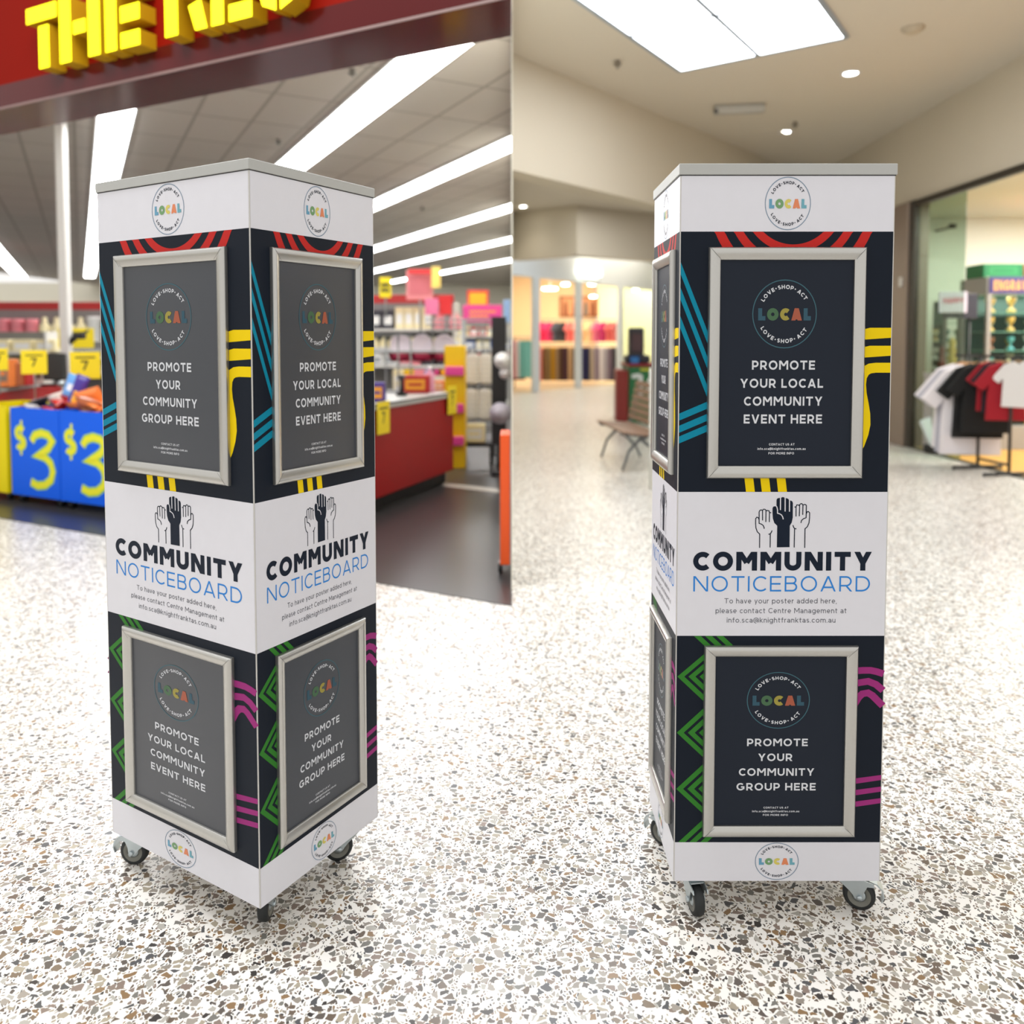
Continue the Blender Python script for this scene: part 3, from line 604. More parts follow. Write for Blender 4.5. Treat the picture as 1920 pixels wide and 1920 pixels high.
def caster(parent, x, y, yaw, ztop=.1, brake=True):
    """swivel castor: plate, housing, fork; wheel and brake lever are sub-parts. yaw = direction in which the wheel trails"""
    c, s_ = math.cos(yaw), math.sin(yaw); T = Matrix.Translation((x, y, 0)) @ Matrix.Rotation(yaw, 4, 'Z')
    def P(a, b, z): return T @ V((a, b, z))
    mb = MB(); mb.box(-.04, .04, -.035, .035, ztop - .004, ztop, ZINC, .003, T)
    mb.lathe([(.026, ztop - .004), (.03, ztop - .008), (.03, ztop - .016), (.024, ztop - .02)], ZINC, 20, P(0, 0, 0))
    for sy in (-1, 1):
        yy = sy * .0165
        pr = [(-.034, ztop - .016), (.03, ztop - .016), (.058, ztop - .022), (.062, ztop - .03), (.045, ztop - .032), (.038, .052), (.036, .036), (.028, .03), (.02, .034), (.006, .05)]
        a = [P(p[0], yy, p[1]) for p in pr]; b = [P(p[0], yy + sy * .0025, p[1]) for p in pr]
        if sy > 0: a, b = a[::1], b[::1]
        mb.face(a, ZINC); mb.face(b, ZINC)
        for i in range(len(a)): mb.face([a[i], a[(i + 1) % len(a)], b[(i + 1) % len(a)], b[i]], ZINC)
    mb.box(-.03, .04, -.017, .017, ztop - .02, ztop - .016, ZINC, .001, T)
    mb.lathe([(0, -.023), (.007, -.023), (.007, -.019)], ZINC, 8, P(.028, 0, .0375), T.to_3x3() @ V((0, 1, 0))); mb.lathe([(0, .023), (.007, .023), (.007, .019)], ZINC, 8, P(.028, 0, .0375), T.to_3x3() @ V((0, 1, 0)))
    f = mb.build('castor', parent)
    mb = MB(); ax = T.to_3x3() @ V((0, 1, 0)); o = P(.028, 0, .0375)
    mb.lathe([(.0265, -.0125), (.031, -.0125), (.0355, -.0105), (.0375, -.005), (.0372, -.002), (.0375, 0), (.0372, .002), (.0375, .005), (.0355, .0105), (.031, .0125), (.0265, .0125)], RUB, 36, o, ax)
    for sg in (-1, 1): mb.lathe([(.0265, sg * .0125), (.0255, sg * .0118), (.0165, sg * .0118), (.0155, sg * .009)], RIM, 30, o, ax); mb.lathe([(.0155, sg * .009), (.013, sg * .0125), (0, sg * .0135)], ZINC, 24, o, ax)
    mb.build('wheel', f)
    if not brake: return f
    mb = MB(); pr = [(.05, ztop - .02), (.068, ztop - .024), (.08, ztop - .036), (.084, ztop - .052), (.08, ztop - .066)]
    mb.quads([[P(a - .0, -.013, z), P(a, .013, z), P(a - .003, .013, z - .002), P(a - .003, -.013, z - .002)] for a, z in pr], ZINC, smooth=False, cap0=True, cap1=True)
    mb.build('brake_lever', f)
    return f
def noticeboard(corner, yaw, Wu, Wv, Hs, label, trails, left_order, sheet=None):
    root = empty('noticeboard', (corner[0], corner[1], 0), yaw, label=label, cat='noticeboard', group='community noticeboards on castors')
    z0 = .1; hs = [z0 + h for h in Hs]
    # local frame: x along the front side (u), y along the other (v)
    mb = MB(); mb.box(0, Wu, 0, Wv, hs[0], hs[5], EDGE); mb.build('body', root)
    mb = MB(); o_ = .0035; mb.box(-o_, Wu + o_, -o_, Wv + o_, hs[5], hs[6], CAPM, .0012); mb.box(-.001, Wu + .001, -.001, Wv + .001, hs[5] - .0022, hs[5], BLK); mb.build('top_cap', root)
    vm = interp(OWN, hs)
    sides = [((0, 0), (1, 0), Wu), ((Wu, 0), (0, 1), Wv), ((Wu, Wv), (-1, 0), Wu), ((0, Wv), (0, -1), Wv)]
    for i, (o, u, w) in enumerate(sides):
        fr = Fr((o[0], o[1], 0), (u[0], u[1], 0), um=lambda a, w=w: a * w / .48, vm=vm)
        panel(fr, root)
        ev = left_order[i]
        f1_ = poster_frame(fr, 1.005, ev, root, sheet); f2_ = poster_frame(fr, .125, not ev, root, sheet)
    for (fx, fy), t in zip(((.055, .055), (Wu - .055, .055), (Wu - .055, Wv - .055), (.055, Wv - .055)), trails): caster(root, fx, fy, abs(t) * (1 if t > 0 else -1), brake=abs(t) not in (.54, 1.42))
    return root
HL = [0., .09251, .58926, .92954, 1.53713, 1.66402, 1.68737]
HR = [0., .09508, .59592, .9375, 1.54128, 1.67035, 1.69564]
noticeboard((-.57236, 1.74796), 1.03391, .408, .5567, HL, 'tall square community noticeboard turned corner-on in front of the discount store', (.54, 2.45, 1.2, 2.0), (True, False, True, False), POSTER_GLARE)
noticeboard((.38633, 1.84179), 0, .4931, .33, HR, 'tall square community noticeboard seen square-on in the mall walkway', (-1.42, -.35, 1.0, 2.5), (True, False, True, False))

# ------------------------------------------------------------------ discount store contents
RP = mat('red_panel', (158, 18, 22), .45, spec=.3); KICK = mat('kick_dark', (22, 22, 24), .6); TOPG = mat('grey_worktop', (186, 188, 186), .3)
YT = mat('yellow_card', (240, 216, 20), .5); CARDINK = mat('card_ink', (60, 55, 20), .6)
def price_card(c, w, h, lab, stick=0, face=None, grp='yellow price cards in the store', sheet=''):
    """card standing or hung, facing the walkway, with a dark figure printed on it"""
    d = face if face is not None else V((-c.x, -c.y, 0)).normalized(); u = V((-d.y, d.x, 0)); 
    rz = math.atan2(u.y, u.x)
    e = empty('price_card', c, rz, label=lab, cat='price card', group=grp)
    mb = MB(); mb.box(-w / 2, w / 2, -.003, .003, -h / 2, h / 2, YT, .001); f_ = Fr((0, -.0032, 0), (1, 0, 0))
    text(mb, f_, '7', -w * .14, w * .1, -h * .18, h * .36, .2, CARDINK, .0005); rect(mb, f_, -w * .33, w * .33, h * .26, h * .32, CARDINK, .0005); mb.build('card', e)
    if stick: mb = MB(); mb.tube([(0, .004, -h / 2 - stick), (0, .004, h / 2 * .5)], .006, STEEL, 8); mb.build('stick', e)
    return e
def counter(p0, p1, depth, h, lab, z_kick=.12, tag_=''):
    """checkout counter running from plan point p0 to p1; depth is to the left of that direction"""
    p0 = V((*p0[:2], 0)); p1 = V((*p1[:2], 0)); d = p1 - p0; L_ = d.length; rz = math.atan2(d.y, d.x)
    e = empty('checkout_counter', p0, rz, label=lab, cat='counter')
    mb = MB(); mb.box(0, L_, 0, depth, z_kick, h - .045, RP, .004); mb.build('body_panel', e)
    mb = MB(); mb.box(.06, L_ - .06, .06, depth - .06, .004, z_kick, KICK); mb.build('plinth', e)
    mb = MB(); mb.box(-.02, L_ + .02, -.02, depth + .02, h - .045, h - .01, TOPG, .006); mb.build('worktop', e)
    mb = MB(); mb.box(-.024, L_ + .024, -.024, depth + .024, h - .01, h, BLK, .002); mb.box(.0, L_, .0, depth, h, h + .002, TOPG); mb.build('edge_band', e)
    return e
cA, cB = V((-1.42, 5.35, 0)), V((-.57, 7.7, 0))
counter(cA, cB, .75, .875, 'red checkout counter with a grey top right of the corner-on noticeboard')
lA, lB = at_z(0, 727, .87), at_z(122, 711, .87)
ld = (lB - lA).normalized(); counter(lA - ld * 1.2, lB, .8, .87, 'red checkout counter with a grey top behind the snack bins')
cd = (cB - cA).normalized(); cn = V((-cd.y, cd.x, 0))
def cp(s_, d_, z): p = cA + cd * s_ + cn * d_; return V((p.x, p.y, z))
def ctr(px, py, w, d_=-.03):    # card fixed on the counter front
    p = at_plane(px, py, cp(0, d_, 0), cp(1, d_, 0)); return p
pc = ctr(719, 783, 0); price_card(pc, .2, .26, 'yellow price card on the near part of the red counter front', face=-cn)
pc = ctr(848, 750, 0); price_card(pc, .2, .27, 'yellow price card at the far end of the red counter front', face=-cn)
# goods on the right counter
def on_counter(px, d_):
    """point on the counter top at depth d_ that lies on picture column px"""
    a, b = 0., 4.
    for _ in range(40):
        m = (a + b) / 2; p = cp(m, d_, 0); x = 960 + FPX * p.x / p.y
        if x < px: a = m
        else: b = m
    p = cp((a + b) / 2, d_, 0); return V((p.x, p.y, .877))
def carton(name, loc, w, d, h, mt, mt2, lab, cat='box', grp=None, rz=0, lid=None):
    mb = MB(); mb.box(-w / 2, w / 2, -d / 2, d / 2, 0, h, mt, min(w, d, h) * .04)
    f_ = Fr((0, -d / 2, 0), (1, 0, 0)); rect(mb, f_, -w * .36, w * .36, h * .2, h * .78, mt2, .001); rect(mb, f_, -w * .25, w * .25, h * .42, h * .56, mt, .002)
    return mb.build(name, loc=loc, rz=rz, label=lab, cat=cat, group=grp)
def bottle(name, loc, r, h, mt, mtc, lab, cat='bottle', grp=None):
    e = empty(name, loc, label=lab, cat=cat, group=grp)
    mb = MB(); mb.lathe([(0, 0), (r * .9, 0), (r, h * .04), (r, h * .6), (r * .85, h * .7), (r * .38, h * .8), (r * .35, h * .88)], mt, 16); mb.build('body', e)
    mb = MB(); mb.lathe([(r * .4, h * .86), (r * .42, h * .88), (r * .42, h * .99), (0, h)], mtc, 12); mb.build('cap', e); return e
C = lambda n, c, r=.5: mat(n, c, r)
ang = math.atan2(cd.y, cd.x)
carton('gift_box', on_counter(780, .3), .26, .16, .17, C('red_card', (178, 24, 26)), C('gold_card', (226, 150, 30)), 'red and gold box on the right checkout counter')
bottle('pump_bottle', on_counter(806, .22), .045, .26, C('pink_plastic', (226, 160, 190)), C('white_plastic', (235, 235, 235)), 'pale pink pump bottle on the right checkout counter')
mb = MB(); mb.box(-.05, .05, -.04, .04, 0, .03, BLK, .01); mb.tube([(0, 0, .03), (0, .01, .12), (0, -.02, .17)], [.02, .016, .02], BLK, 10); mb.box(-.035, .035, -.07, .03, .15, .19, BLK, .015); mb.build('barcode_scanner', loc=on_counter(753, .25), label='black barcode scanner standing on the right checkout counter', cat='scanner')
carton('sweet_carton', on_counter(822, .3), .12, .1, .09, C('orange_card', (236, 120, 40)), C('cream_card', (240, 220, 190)), 'small orange carton on the far end of the right counter')
carton('snack_carton', on_counter(708, .1), .12, .1, .16, C('purple_card', (70, 48, 130)), C('gold_card', (226, 150, 30)), 'purple carton beside the upper price card on the counter')
mb = MB(); f0_ = on_counter(735, .55); 
for i in range(4): mb.tube([(-.18 + .12 * i, 0, 0), (-.18 + .12 * i, 0, .55)], .008, STEEL, 8)
mb.box(-.2, .2, -.06, .06, .0, .02, STEEL); mb.box(-.2, .2, -.05, .05, .27, .28, STEEL); mb.box(-.2, .2, -.05, .05, .55, .56, STEEL); mb.build('wire_rack', loc=f0_, label='thin grey wire rack standing at the back of the right counter', cat='rack')

# blue snack bins at the store line
BB = mat('bin_blue', (0, 92, 226), .5, spec=.25); BY = mat('bin_yellow', (228, 208, 0), .5, spec=.25); BW = mat('bin_figure_yellow', (226, 222, 30), .5); BD = mat('bin_edge', (40, 46, 56), .5)
b0, b1, b2 = at_z(24, 942, 0), at_z(112, 956, 0), at_z(204, 968, 0)
bd = V((b2.x - b0.x, b2.y - b0.y, 0)).normalized(); bn = V((-bd.y, bd.x, 0))
BPTS3 = [(-.02, .9), (.15, 1.0), (.42, 1.0), (.52, .88), (.44, .72), (.25, .6), (.12, .56), (.36, .5), (.52, .36), (.52, .2), (.42, .07), (.25, .0), (.05, .02), (-.06, .12)]
def snack_bin(o, w, col, lab, fig):
    rz = math.atan2(bd.y, bd.x); e = empty('snack_bin', (o.x, o.y, 0), rz, label=lab, cat='display bin', group='cardboard snack bins at the store entrance')
    mb = MB(); t = .012; D_ = .55; z0, z1 = .075, .815
    mb.box(0, w, 0, t, z0, z1, col); mb.box(0, w, D_ - t, D_, z0, z1, col); mb.box(0, t, t, D_ - t, z0, z1, col); mb.box(w - t, w, t, D_ - t, z0, z1, col); mb.box(t, w - t, t, D_ - t, z0, z0 + .02, col)
    mb.box(t, w - t, t, D_ - t, z1 - .17, z1 - .15, BD)
    f_ = Fr((0, 0, 0), (1, 0, 0))
    if fig:
        H_ = z1 - z0; s = .2
        S_ = spine(.5, .05, .92, .1)
        for w_, m_, dd in ((.155, mat('bin_figure_edge', (150, 200, 70), .5), .0010), (.1, BW, .0016)):
            ribbon(mb, f_, [(w * .1 + x * w * .42, z0 + H_ * .5 + y * H_ * .31) for x, y in S_], .038 * w_ / .1, m_, dd)
            ribbon(mb, f_, [(w * .215, z0 + H_ * .46), (w * .235, z0 + H_ * .86)], .02 * w_ / .1, m_, dd + .0001)
            P3 = [(.0, .83), (.1, .95), (.3, 1.0), (.5, .97), (.62, .86), (.5, .72), (.3, .62), (.18, .57), (.4, .55), (.56, .45), (.62, .3), (.56, .14), (.38, .03), (.15, .0), (-.05, .06)]
            n = len(P3)
            ribbon(mb, f_, [(w * .44 + x * w * .68, z0 + H_ * .13 + y * H_ * .6) for x, y in P3], .05 * w_ / .1, m_, dd + .0002)
    mb.build('carton_body', e)
    mb = MB()
    for x in (.06, w - .06):
        for y in (.06, D_ - .06): mb.lathe([(0, -.012), (.034, -.012), (.036, 0), (.034, .012), (0, .012)], BLK, 16, (x, y, .036 + .004), (1, 0, 0)); mb.box(x - .016, x + .016, y - .02, y + .02, .05, .075, STEEL)
    mb.build('wheels', e); return e, rz
wB = (b1 - b0).length
snack_bin(b0, wB - .01, BB, 'blue dump bin with a yellow dollar three beside the yellow bin', True)
snack_bin(b0 + bd * wB, wB - .01, BB, 'blue dump bin with a yellow dollar three half hidden by the noticeboard', True)
snack_bin(b0 - bd * (wB + .05), wB - .01, BY, 'yellow dump bin at the left edge of the picture', False)
snack_bin(b0 + bd * (2 * wB), wB - .01, BB, 'blue dump bin hidden mostly behind the noticeboard', True)
def packet_mesh(name, mt, mt2):
    mb = MB(); n = 10; W_, H_, T_ = .5, .5, .16
    def z(u, v): return T_ * (max(0, 1 - abs(u) ** 2.6) * max(0, 1 - abs(v) ** 4)) ** .6
    for sg in (1, -1):
        for i in range(n):
            for j in range(n):
                u0, u1, v0, v1 = [-1 + 2 * k / n for k in (i, i + 1, j, j + 1)]
                m_ = mt2 if (abs((u0 + u1) / 2) < .5 and abs((v0 + v1) / 2 + .1) < .35) else mt
                p_ = [(u0 * W_, sg * z(u0, v0), v0 * H_), (u1 * W_, sg * z(u1, v0), v0 * H_), (u1 * W_, sg * z(u1, v1), v1 * H_), (u0 * W_, sg * z(u0, v1), v1 * H_)]
                mb.face(p_ if sg < 0 else p_[::-1], m_, True)
    me = mb.build(name); d = me.data; bpy.data.objects.remove(me); return d
PKC = [('red', (196, 34, 38), (240, 220, 200)), ('orange', (236, 130, 60), (250, 210, 150)), ('white', (235, 228, 220), (190, 40, 40)), ('brown', (176, 92, 50), (236, 190, 130)), ('purple', (70, 50, 150), (250, 190, 60)), ('sky blue', (110, 170, 235), (245, 245, 250)), ('dark', (40, 46, 54), (220, 220, 215))]
PK = {n: packet_mesh('snack_packet', C('packet_' + n.replace(' ', '_'), a, .35), C('packet_patch_' + n.replace(' ', '_'), b, .35)) for n, a, b in PKC}
def packet(kind, loc, s, rot, lab, grp='snack packets heaped in the bins'):
    o = bpy.data.objects.new('snack_packet', PK[kind]); COL.objects.link(o); o.location = loc; o.scale = s; o.rotation_euler = rot
    return tag(o, lab, 'packet', grp)
rnd = random.Random(5)
for k in range(46):
    s_ = rnd.uniform(-.3, 2.2) * wB; d_ = rnd.uniform(.09, .46); zt = .70 + .05 * (k % 3) + rnd.uniform(0, .05)
    kd = rnd.choice(['red', 'red', 'orange', 'white', 'brown', 'white', 'dark'] if s_ < wB * 1.0 else ['brown', 'orange', 'orange', 'white', 'brown'])
    p = b0 + bd * s_ + bn * d_; packet(kd, (p.x, p.y, zt), (.17, .17, .22), (rnd.uniform(.6, 1.4), rnd.uniform(-.4, .4), rnd.uniform(-1, 1)), kd + ' snack packet, %s, in the %s of the dump bins' % (('near the front edge', 'in the middle', 'towards the back')[min(2, int(d_ / .17))], 'yellow one' if s_ < 0 else 'first blue one' if s_ < wB else 'second blue one' if s_ < 2 * wB else 'hidden blue one'))
def binp(px, d_, z):
    a, b = -1., 4.
    for _ in range(40):
        m = (a + b) / 2; p = b0 + bd * m + bn * d_
        if 960 + FPX * p.x / p.y < px: a = m
        else: b = m
    p = b0 + bd * a + bn * d_; return V((p.x, p.y, z))
packet('purple', binp(143, .2, .93), (.11, .2, .34), (.1, .38, .15), 'tall purple packet standing up in the second blue bin')
packet('sky blue', binp(136, .25, .99), (.16, .2, .2), (-.1, .3, -.2), 'pale blue packet standing behind the purple one')
packet('orange', binp(172, .2, .87), (.2, .3, .26), (.5, -.3, .2), 'orange packet beside the upright purple one')
packet('brown', binp(168, .14, .83), (.22, .3, .24), (.9, .3, .1), 'brown packet in front, next to the noticeboard edge')
p = binp(64, .3, 0); pp = at_y(64, 679, p.y); price_card(V((pp.x, p.y, pp.z)), .2, .21, 'yellow price card on a stick above the first blue bin', .22)
p = binp(160, .5, 0); pp = at_y(160, 685, p.y); price_card(V((pp.x, p.y, pp.z)), .24, .24, 'yellow price card on a stick above the second blue bin', .12)
p = binp(2, .3, 0); pp = at_y(-2, 674, p.y); price_card(V((pp.x, p.y, pp.z)), .14, .2, 'yellow price card cut by the left picture edge', .22)
# till monitor, white pole and things on the back counter
pm_ = at_y(105, 712, 8.9); e = empty('till_monitor', (pm_.x, 8.9, .872), -.1, label='dark till monitor on the counter behind the bins', cat='monitor')
mb = MB(); mb.box(-.14, .12, -.03, .03, .06, .36, mat('monitor_dark', (48, 50, 48), .5), .01); mb.build('screen', e)
mb = MB(); mb.tube([(0, .02, 0), (0, .02, .1)], .03, BLK, 10); mb.box(-.12, .12, -.1, .1, 0, .02, BLK, .004); mb.build('stand', e)
pp = at_y(113, 702, 8.7); mb = MB(); mb.lathe([(0, 0), (.03, .0), (.036, .03), (.03, .06), (0, .065)], ZINC, 16); mb.build('metal_knob', loc=(pp.x, 8.7, .872), label='small round metal object in front of the till monitor', cat='metal object')
pp = at_z(126, 700, .9); Yp = 9.2; px_ = at_y(126, 700, Yp)
mb = MB(); mb.box(-.05, .05, -.05, .05, 0, ZC - .0, mat('pole_white', (226, 224, 220), .5), .008); mb.box(-.07, .07, -.07, .07, ZC - .02, ZC, STEEL); mb.build('support_pole', loc=(px_.x, Yp, .004), label='slim white square pole from floor to store ceiling', cat='pole')
pp = at_y(143, 634, 9.6); e = price_card(pp, .38, .24, 'wide yellow card behind the white pole'); 
mb = MB(); mb.tube([(-.14, 0, -.1), (-.02, 0, .02)], .03, BLK, 10); mb.box(-.03, .1, -.04, .04, 0, .07, BLK, .01); mb.tube([(.06, 0, .05), (.14, 0, .1)], .014, BLK); mb.tube([(-.1, 0, -.1), (-.1, 0, -.55)], .016, BLK); pp = at_y(143, 636, 9.2); mb.build('till_camera', loc=pp, label='black till device on a stalk before the wide yellow card', cat='till device')
for px, col_, h in ((22, 'brown', .26), (40, 'red', .22), (74, 'white', .3), (10, 'orange', .3)):
    pp = at_y(px, 700, 8.6 + px * .008); carton('counter_carton', (pp.x, pp.y, .872), .2, .16, h, C('packet_' + col_, (176, 92, 50)), C('dusty_brown', (130, 110, 96)), col_ + ' carton standing on the counter behind the bins', grp='cartons on the counter behind the bins')

# gondola shelving with goods
SHW = mat('shelf_white', (206, 204, 198), .5); GAP = mat('shelf_back_grey', (120, 118, 116), .7)
COLS = [('white', (232, 232, 228)), ('pink', (236, 140, 150)), ('mint', (150, 200, 176)), ('blue', (90, 110, 160)), ('grey', (150, 152, 156)), ('cream', (236, 224, 180)), ('dark', (56, 54, 62)), ('red', (190, 50, 50)), ('teal', (80, 150, 150)), ('lilac', (180, 160, 200))]
GM = {n: C('goods_' + n, c) for n, c in COLS}
GB = {}
def goods(kind, coln):
    if (kind, coln) in GB: return GB[(kind, coln)]
    mb = MB(); m1 = GM[coln]; m2 = GM['white' if coln != 'white' else 'grey']
    if kind == 'box': mb.box(-.5, .5, -.5, .5, 0, 1, m1, .03); f_ = Fr((0, -.5, 0), (1, 0, 0)); rect(mb, f_, -.35, .35, .25, .7, m2, .004)
    elif kind == 'tub': mb.lathe([(0, 0), (.4, 0), (.5, .05), (.5, .8), (.52, .82), (.52, .98), (0, 1)], m1, 14); 
    else: mb.lathe([(0, 0), (.45, 0), (.5, .05), (.5, .62), (.2, .8), (.2, .98), (0, 1)], m1, 12)
    o = mb.build('goods'); d = o.data; bpy.data.objects.remove(o); GB[(kind, coln)] = d; return d
def ordn(n): return ('first second third fourth fifth sixth seventh eighth ninth tenth eleventh twelfth'.split() + ['%dth' % k for k in range(13, 60)])[n - 1]
def gondola(x, y, rz, w, h, levels, lab, gl, palette, seed, band=None, dens=1.0, skip=()):
    e = empty('shelf_unit', (x, y, 0), rz, label=lab, cat='shelf unit'); r_ = random.Random(seed); D_ = .42
    mb = MB(); mb.box(-w / 2, w / 2, D_ - .02, D_, .06, h, GAP); mb.build('back_panel', e)
    mb = MB(); mb.box(-w / 2, w / 2, 0, D_, .004, .1, SHW); 
    mb.build('base', e)
    for s_ in (-1, 1): mb = MB(); mb.box(s_ * w / 2 - .015, s_ * w / 2 + .015, 0, D_, .004, h, SHW, .003); mb.build('upright', e)
    for z in levels: mb = MB(); mb.box(-w / 2 + .016, w / 2 - .016, .02, D_ - .021, z - .02, z, SHW, .002); mb.box(-w / 2 + .016, w / 2 - .016, .0, .02, z - .035, z + .01, SHW); mb.build('shelf', e)
    if band: mb = MB(); mb.box(-w / 2, w / 2, -.02, .02, h - .02, h + .12, band, .004); mb.build('header_band', e)
    M_ = Matrix.Translation((x, y, 0)) @ Matrix.Rotation(rz, 4, 'Z')
    for li, z in enumerate(levels):
        top = (levels[li + 1] if li + 1 < len(levels) else h) - z - .06; u = -w / 2 + .1; run = 0; cnt = 0
        if li in skip: continue
        while u < w / 2 - .12:
            if run <= 0: kd = r_.choice(['box', 'box', 'tub', 'bottle']); cn_ = r_.choice(palette); run = r_.randint(2, 4); gw = r_.uniform(.12, .24) / dens; gh = top * r_.uniform(.65, .97)
            run -= 1; o = bpy.data.objects.new({'box': 'boxed_product', 'tub': 'tub', 'bottle': 'bottle'}[kd], goods(kd, cn_)); COL.objects.link(o)
            p = M_ @ V((u + gw / 2, .17, z + .001)); o.location = p; o.rotation_euler = (0, 0, rz); o.scale = (gw * .9, min(.22, gw * .9), gh)
            cnt += 1; tag(o, '%s %s %s from left, %s, %s' % (cn_, {'box': 'boxed product', 'tub': 'lidded tub', 'bottle': 'bottle'}[kd], ordn(cnt), ['lowest shelf', 'second shelf', 'middle shelf', 'upper shelf', 'top shelf'][min(li + 5 - len(levels), 4)], gl), {'box': 'box', 'tub': 'tub', 'bottle': 'bottle'}[kd], 'goods on ' + gl)
            u += gw
    return e
RB = mat('header_red', (170, 36, 34), .5)
gondola(-8.6, 14.2, .05, 2.6, 1.93, (.95, 1.28, 1.34), 'white shelf unit with a red header band at the far left', 'the far left shelves', ['white', 'mint', 'white', 'grey', 'teal', 'cream', 'pink', 'red'], 3, RB, .9)
gondola(-5.9, 14.4, .05, 2.6, 1.93, (.95, 1.28, 1.34), 'white shelf unit with a red header band behind the white pole', 'the shelves behind the white pole', ['white', 'mint', 'white', 'blue', 'teal', 'cream'], 4, RB, .9)
gondola(-7.6, 11.6, .1, 1.5, 1.5, (.9, 1.2), 'low shelf unit of pink goods at the left edge', 'the low pink shelves', ['pink', 'pink', 'cream', 'pink', 'dark'], 5, None, .7)
gondola(-6.3, 11.9, .1, 1.0, 1.35, (.9, 1.12), 'low shelf unit of pale goods left of the white pole', 'the low pale shelves', ['white', 'lilac', 'cream', 'grey'], 6, None, .7)
gondola(-1.95, 13.2, -.1, 2.0, 2.0, (.95, 1.25, 1.55), 'grey shelf unit right of the corner-on noticeboard', 'the shelves right of the noticeboard', ['white', 'white', 'lilac', 'cream', 'dark', 'pink', 'blue'], 8, RB, .9)
gondola(-.85, 16.5, -.1, 1.6, 1.75, (.95, 1.2, 1.45), 'farther grey shelf unit below the pink signs', 'the shelves below the pink signs', ['dark', 'cream', 'red', 'grey', 'pink', 'blue'], 9, None, .9)
for i, (x, y, w) in enumerate(((-14, 22, 5), (-9, 24, 5), (-3.2, 24, 5.6))):
    gondola(x, y, 0, w, 1.9, (.9, 1.4), ['long shelf unit far back on the left', 'long shelf unit far back behind the pole', 'long shelf unit far back on the right'][i], ['the far back left shelves', 'the far back middle shelves', 'the far back right shelves'][i], ['white', 'grey', 'red', 'cream', 'blue', 'mint'], 20 + i, RB, .45)
# signs above the right aisles
def sign(name, px0, py0, px1, py1, Y, mt, lab, cat='sign', inner=None, ink=None, post=0):
    a = at_y(px0, py1, Y); b = at_y(px1, py0, Y); w, h = b.x - a.x, b.z - a.z
    e = empty(name, (a.x + w / 2, Y, a.z), label=lab, cat=cat)
    mb = MB(); mb.box(-w / 2, w / 2, -.015, .015, 0, h, mt, .004); f_ = Fr((0, -.0152, 0), (1, 0, 0))
    if inner: rect(mb, f_, -w * .4, w * .4, h * .15, h * .85, inner, .0006)
    if ink:
        for k in range(2): ribbon(mb, f_, [(-w * .34 + w * .68 * i / 14, h * (.62 - .26 * k) + h * .05 * (-1) ** i) for i in range(15)], h * .07, ink, .0012)
    mb.build('board', e)
    if post: mb = MB(); mb.tube([(0, .03, -post), (0, .03, h * .6)], .014, STEEL, 8); mb.build('post', e)
    return e
PINK = C('sign_pink', (232, 70, 150)); PALEP = C('sign_pale_pink', (226, 140, 142)); ORG = C('sign_orange', (250, 176, 30)); SRED = C('sign_red', (222, 46, 50)); PYEL = C('sign_pale_yellow', (246, 214, 110))
sign('hanging_sign', 712, 520, 733, 558, 11.5, YT, 'bright yellow sign close to the noticeboard edge', ink=CARDINK, post=.3)
sign('aisle_sign', 762, 508, 812, 562, 12.6, PALEP, 'large pale red aisle sign right of the noticeboard', inner=C('sign_rose', (206, 110, 118)), post=.5)
sign('aisle_sign', 766, 505, 808, 513, 12.5, SRED, 'narrow red sign strip on top of the pale red aisle sign')
sign('aisle_sign', 809, 500, 826, 540, 12.5, PYEL, 'pale yellow sign joined to the pale red aisle sign')
sign('aisle_sign', 797, 560, 822, 590, 12, C('sign_mid_pink', (230, 120, 160)), 'small pink sign under the pale red aisle sign', post=.4)
sign('aisle_sign', 824, 556, 847, 590, 13, SRED, 'small red sign between the pink ones', post=.4)
sign('aisle_sign', 876, 544, 916, 576, 12.5, SRED, 'orange sign with a red border above the big pink sign', inner=ORG, post=.5)
sign('aisle_sign', 868, 572, 941, 604, 11.2, PINK, 'big pink sign with yellow lettering near the added divider', ink=ORG, post=.35)
sign('aisle_sign', 916, 590, 940, 614, 11.0, C('sign_deep_pink', (214, 60, 140)), 'small deep pink sign hanging from the big pink sign')
sign('aisle_sign', 944, 562, 957, 604, 10.6, C('sign_blue', (150, 180, 220)), 'pale blue sign at the added divider', post=.3)
# hanging display rail with round plates, yellow display, polka dot bags, black rack
RK = mat('rack_black', (30, 28, 30), .5)
e = empty('display_rack', (at_y(905, 640, 9.4).x, 9.4, 0), label='dark wire display rack hung with dotted bags', cat='rack')
rx = lambda px: at_y(px, 640, 9.4).x - e.location.x
mb = MB()
for px in (868, 926): 
    for yy in (0, .35): mb.tube([(rx(px), yy, .004), (rx(px), yy, 1.62)], .016, STEEL, 8)
mb.build('uprights', e)
mb = MB()
for z in (1.5, 1.56, 1.62): mb.tube([(rx(800), 0, z), (rx(926), 0, z)], .009, STEEL, 8)
for i in range(16): x = rx(800) + (rx(926) - rx(800)) * i / 15; mb.tube([(x, 0, 1.48), (x, 0, 1.64)], .005, STEEL, 6)
mb.build('grid', e)
for z in (.3, 1.0):
    for y in (0, .35): mb = MB(); mb.tube([(rx(868), y, z), (rx(926), y, z)], .012, STEEL, 8); mb.build('rail', e)
DOTW = C('bag_white', (222, 216, 206)); DOTK = C('bag_dot', (30, 28, 30))
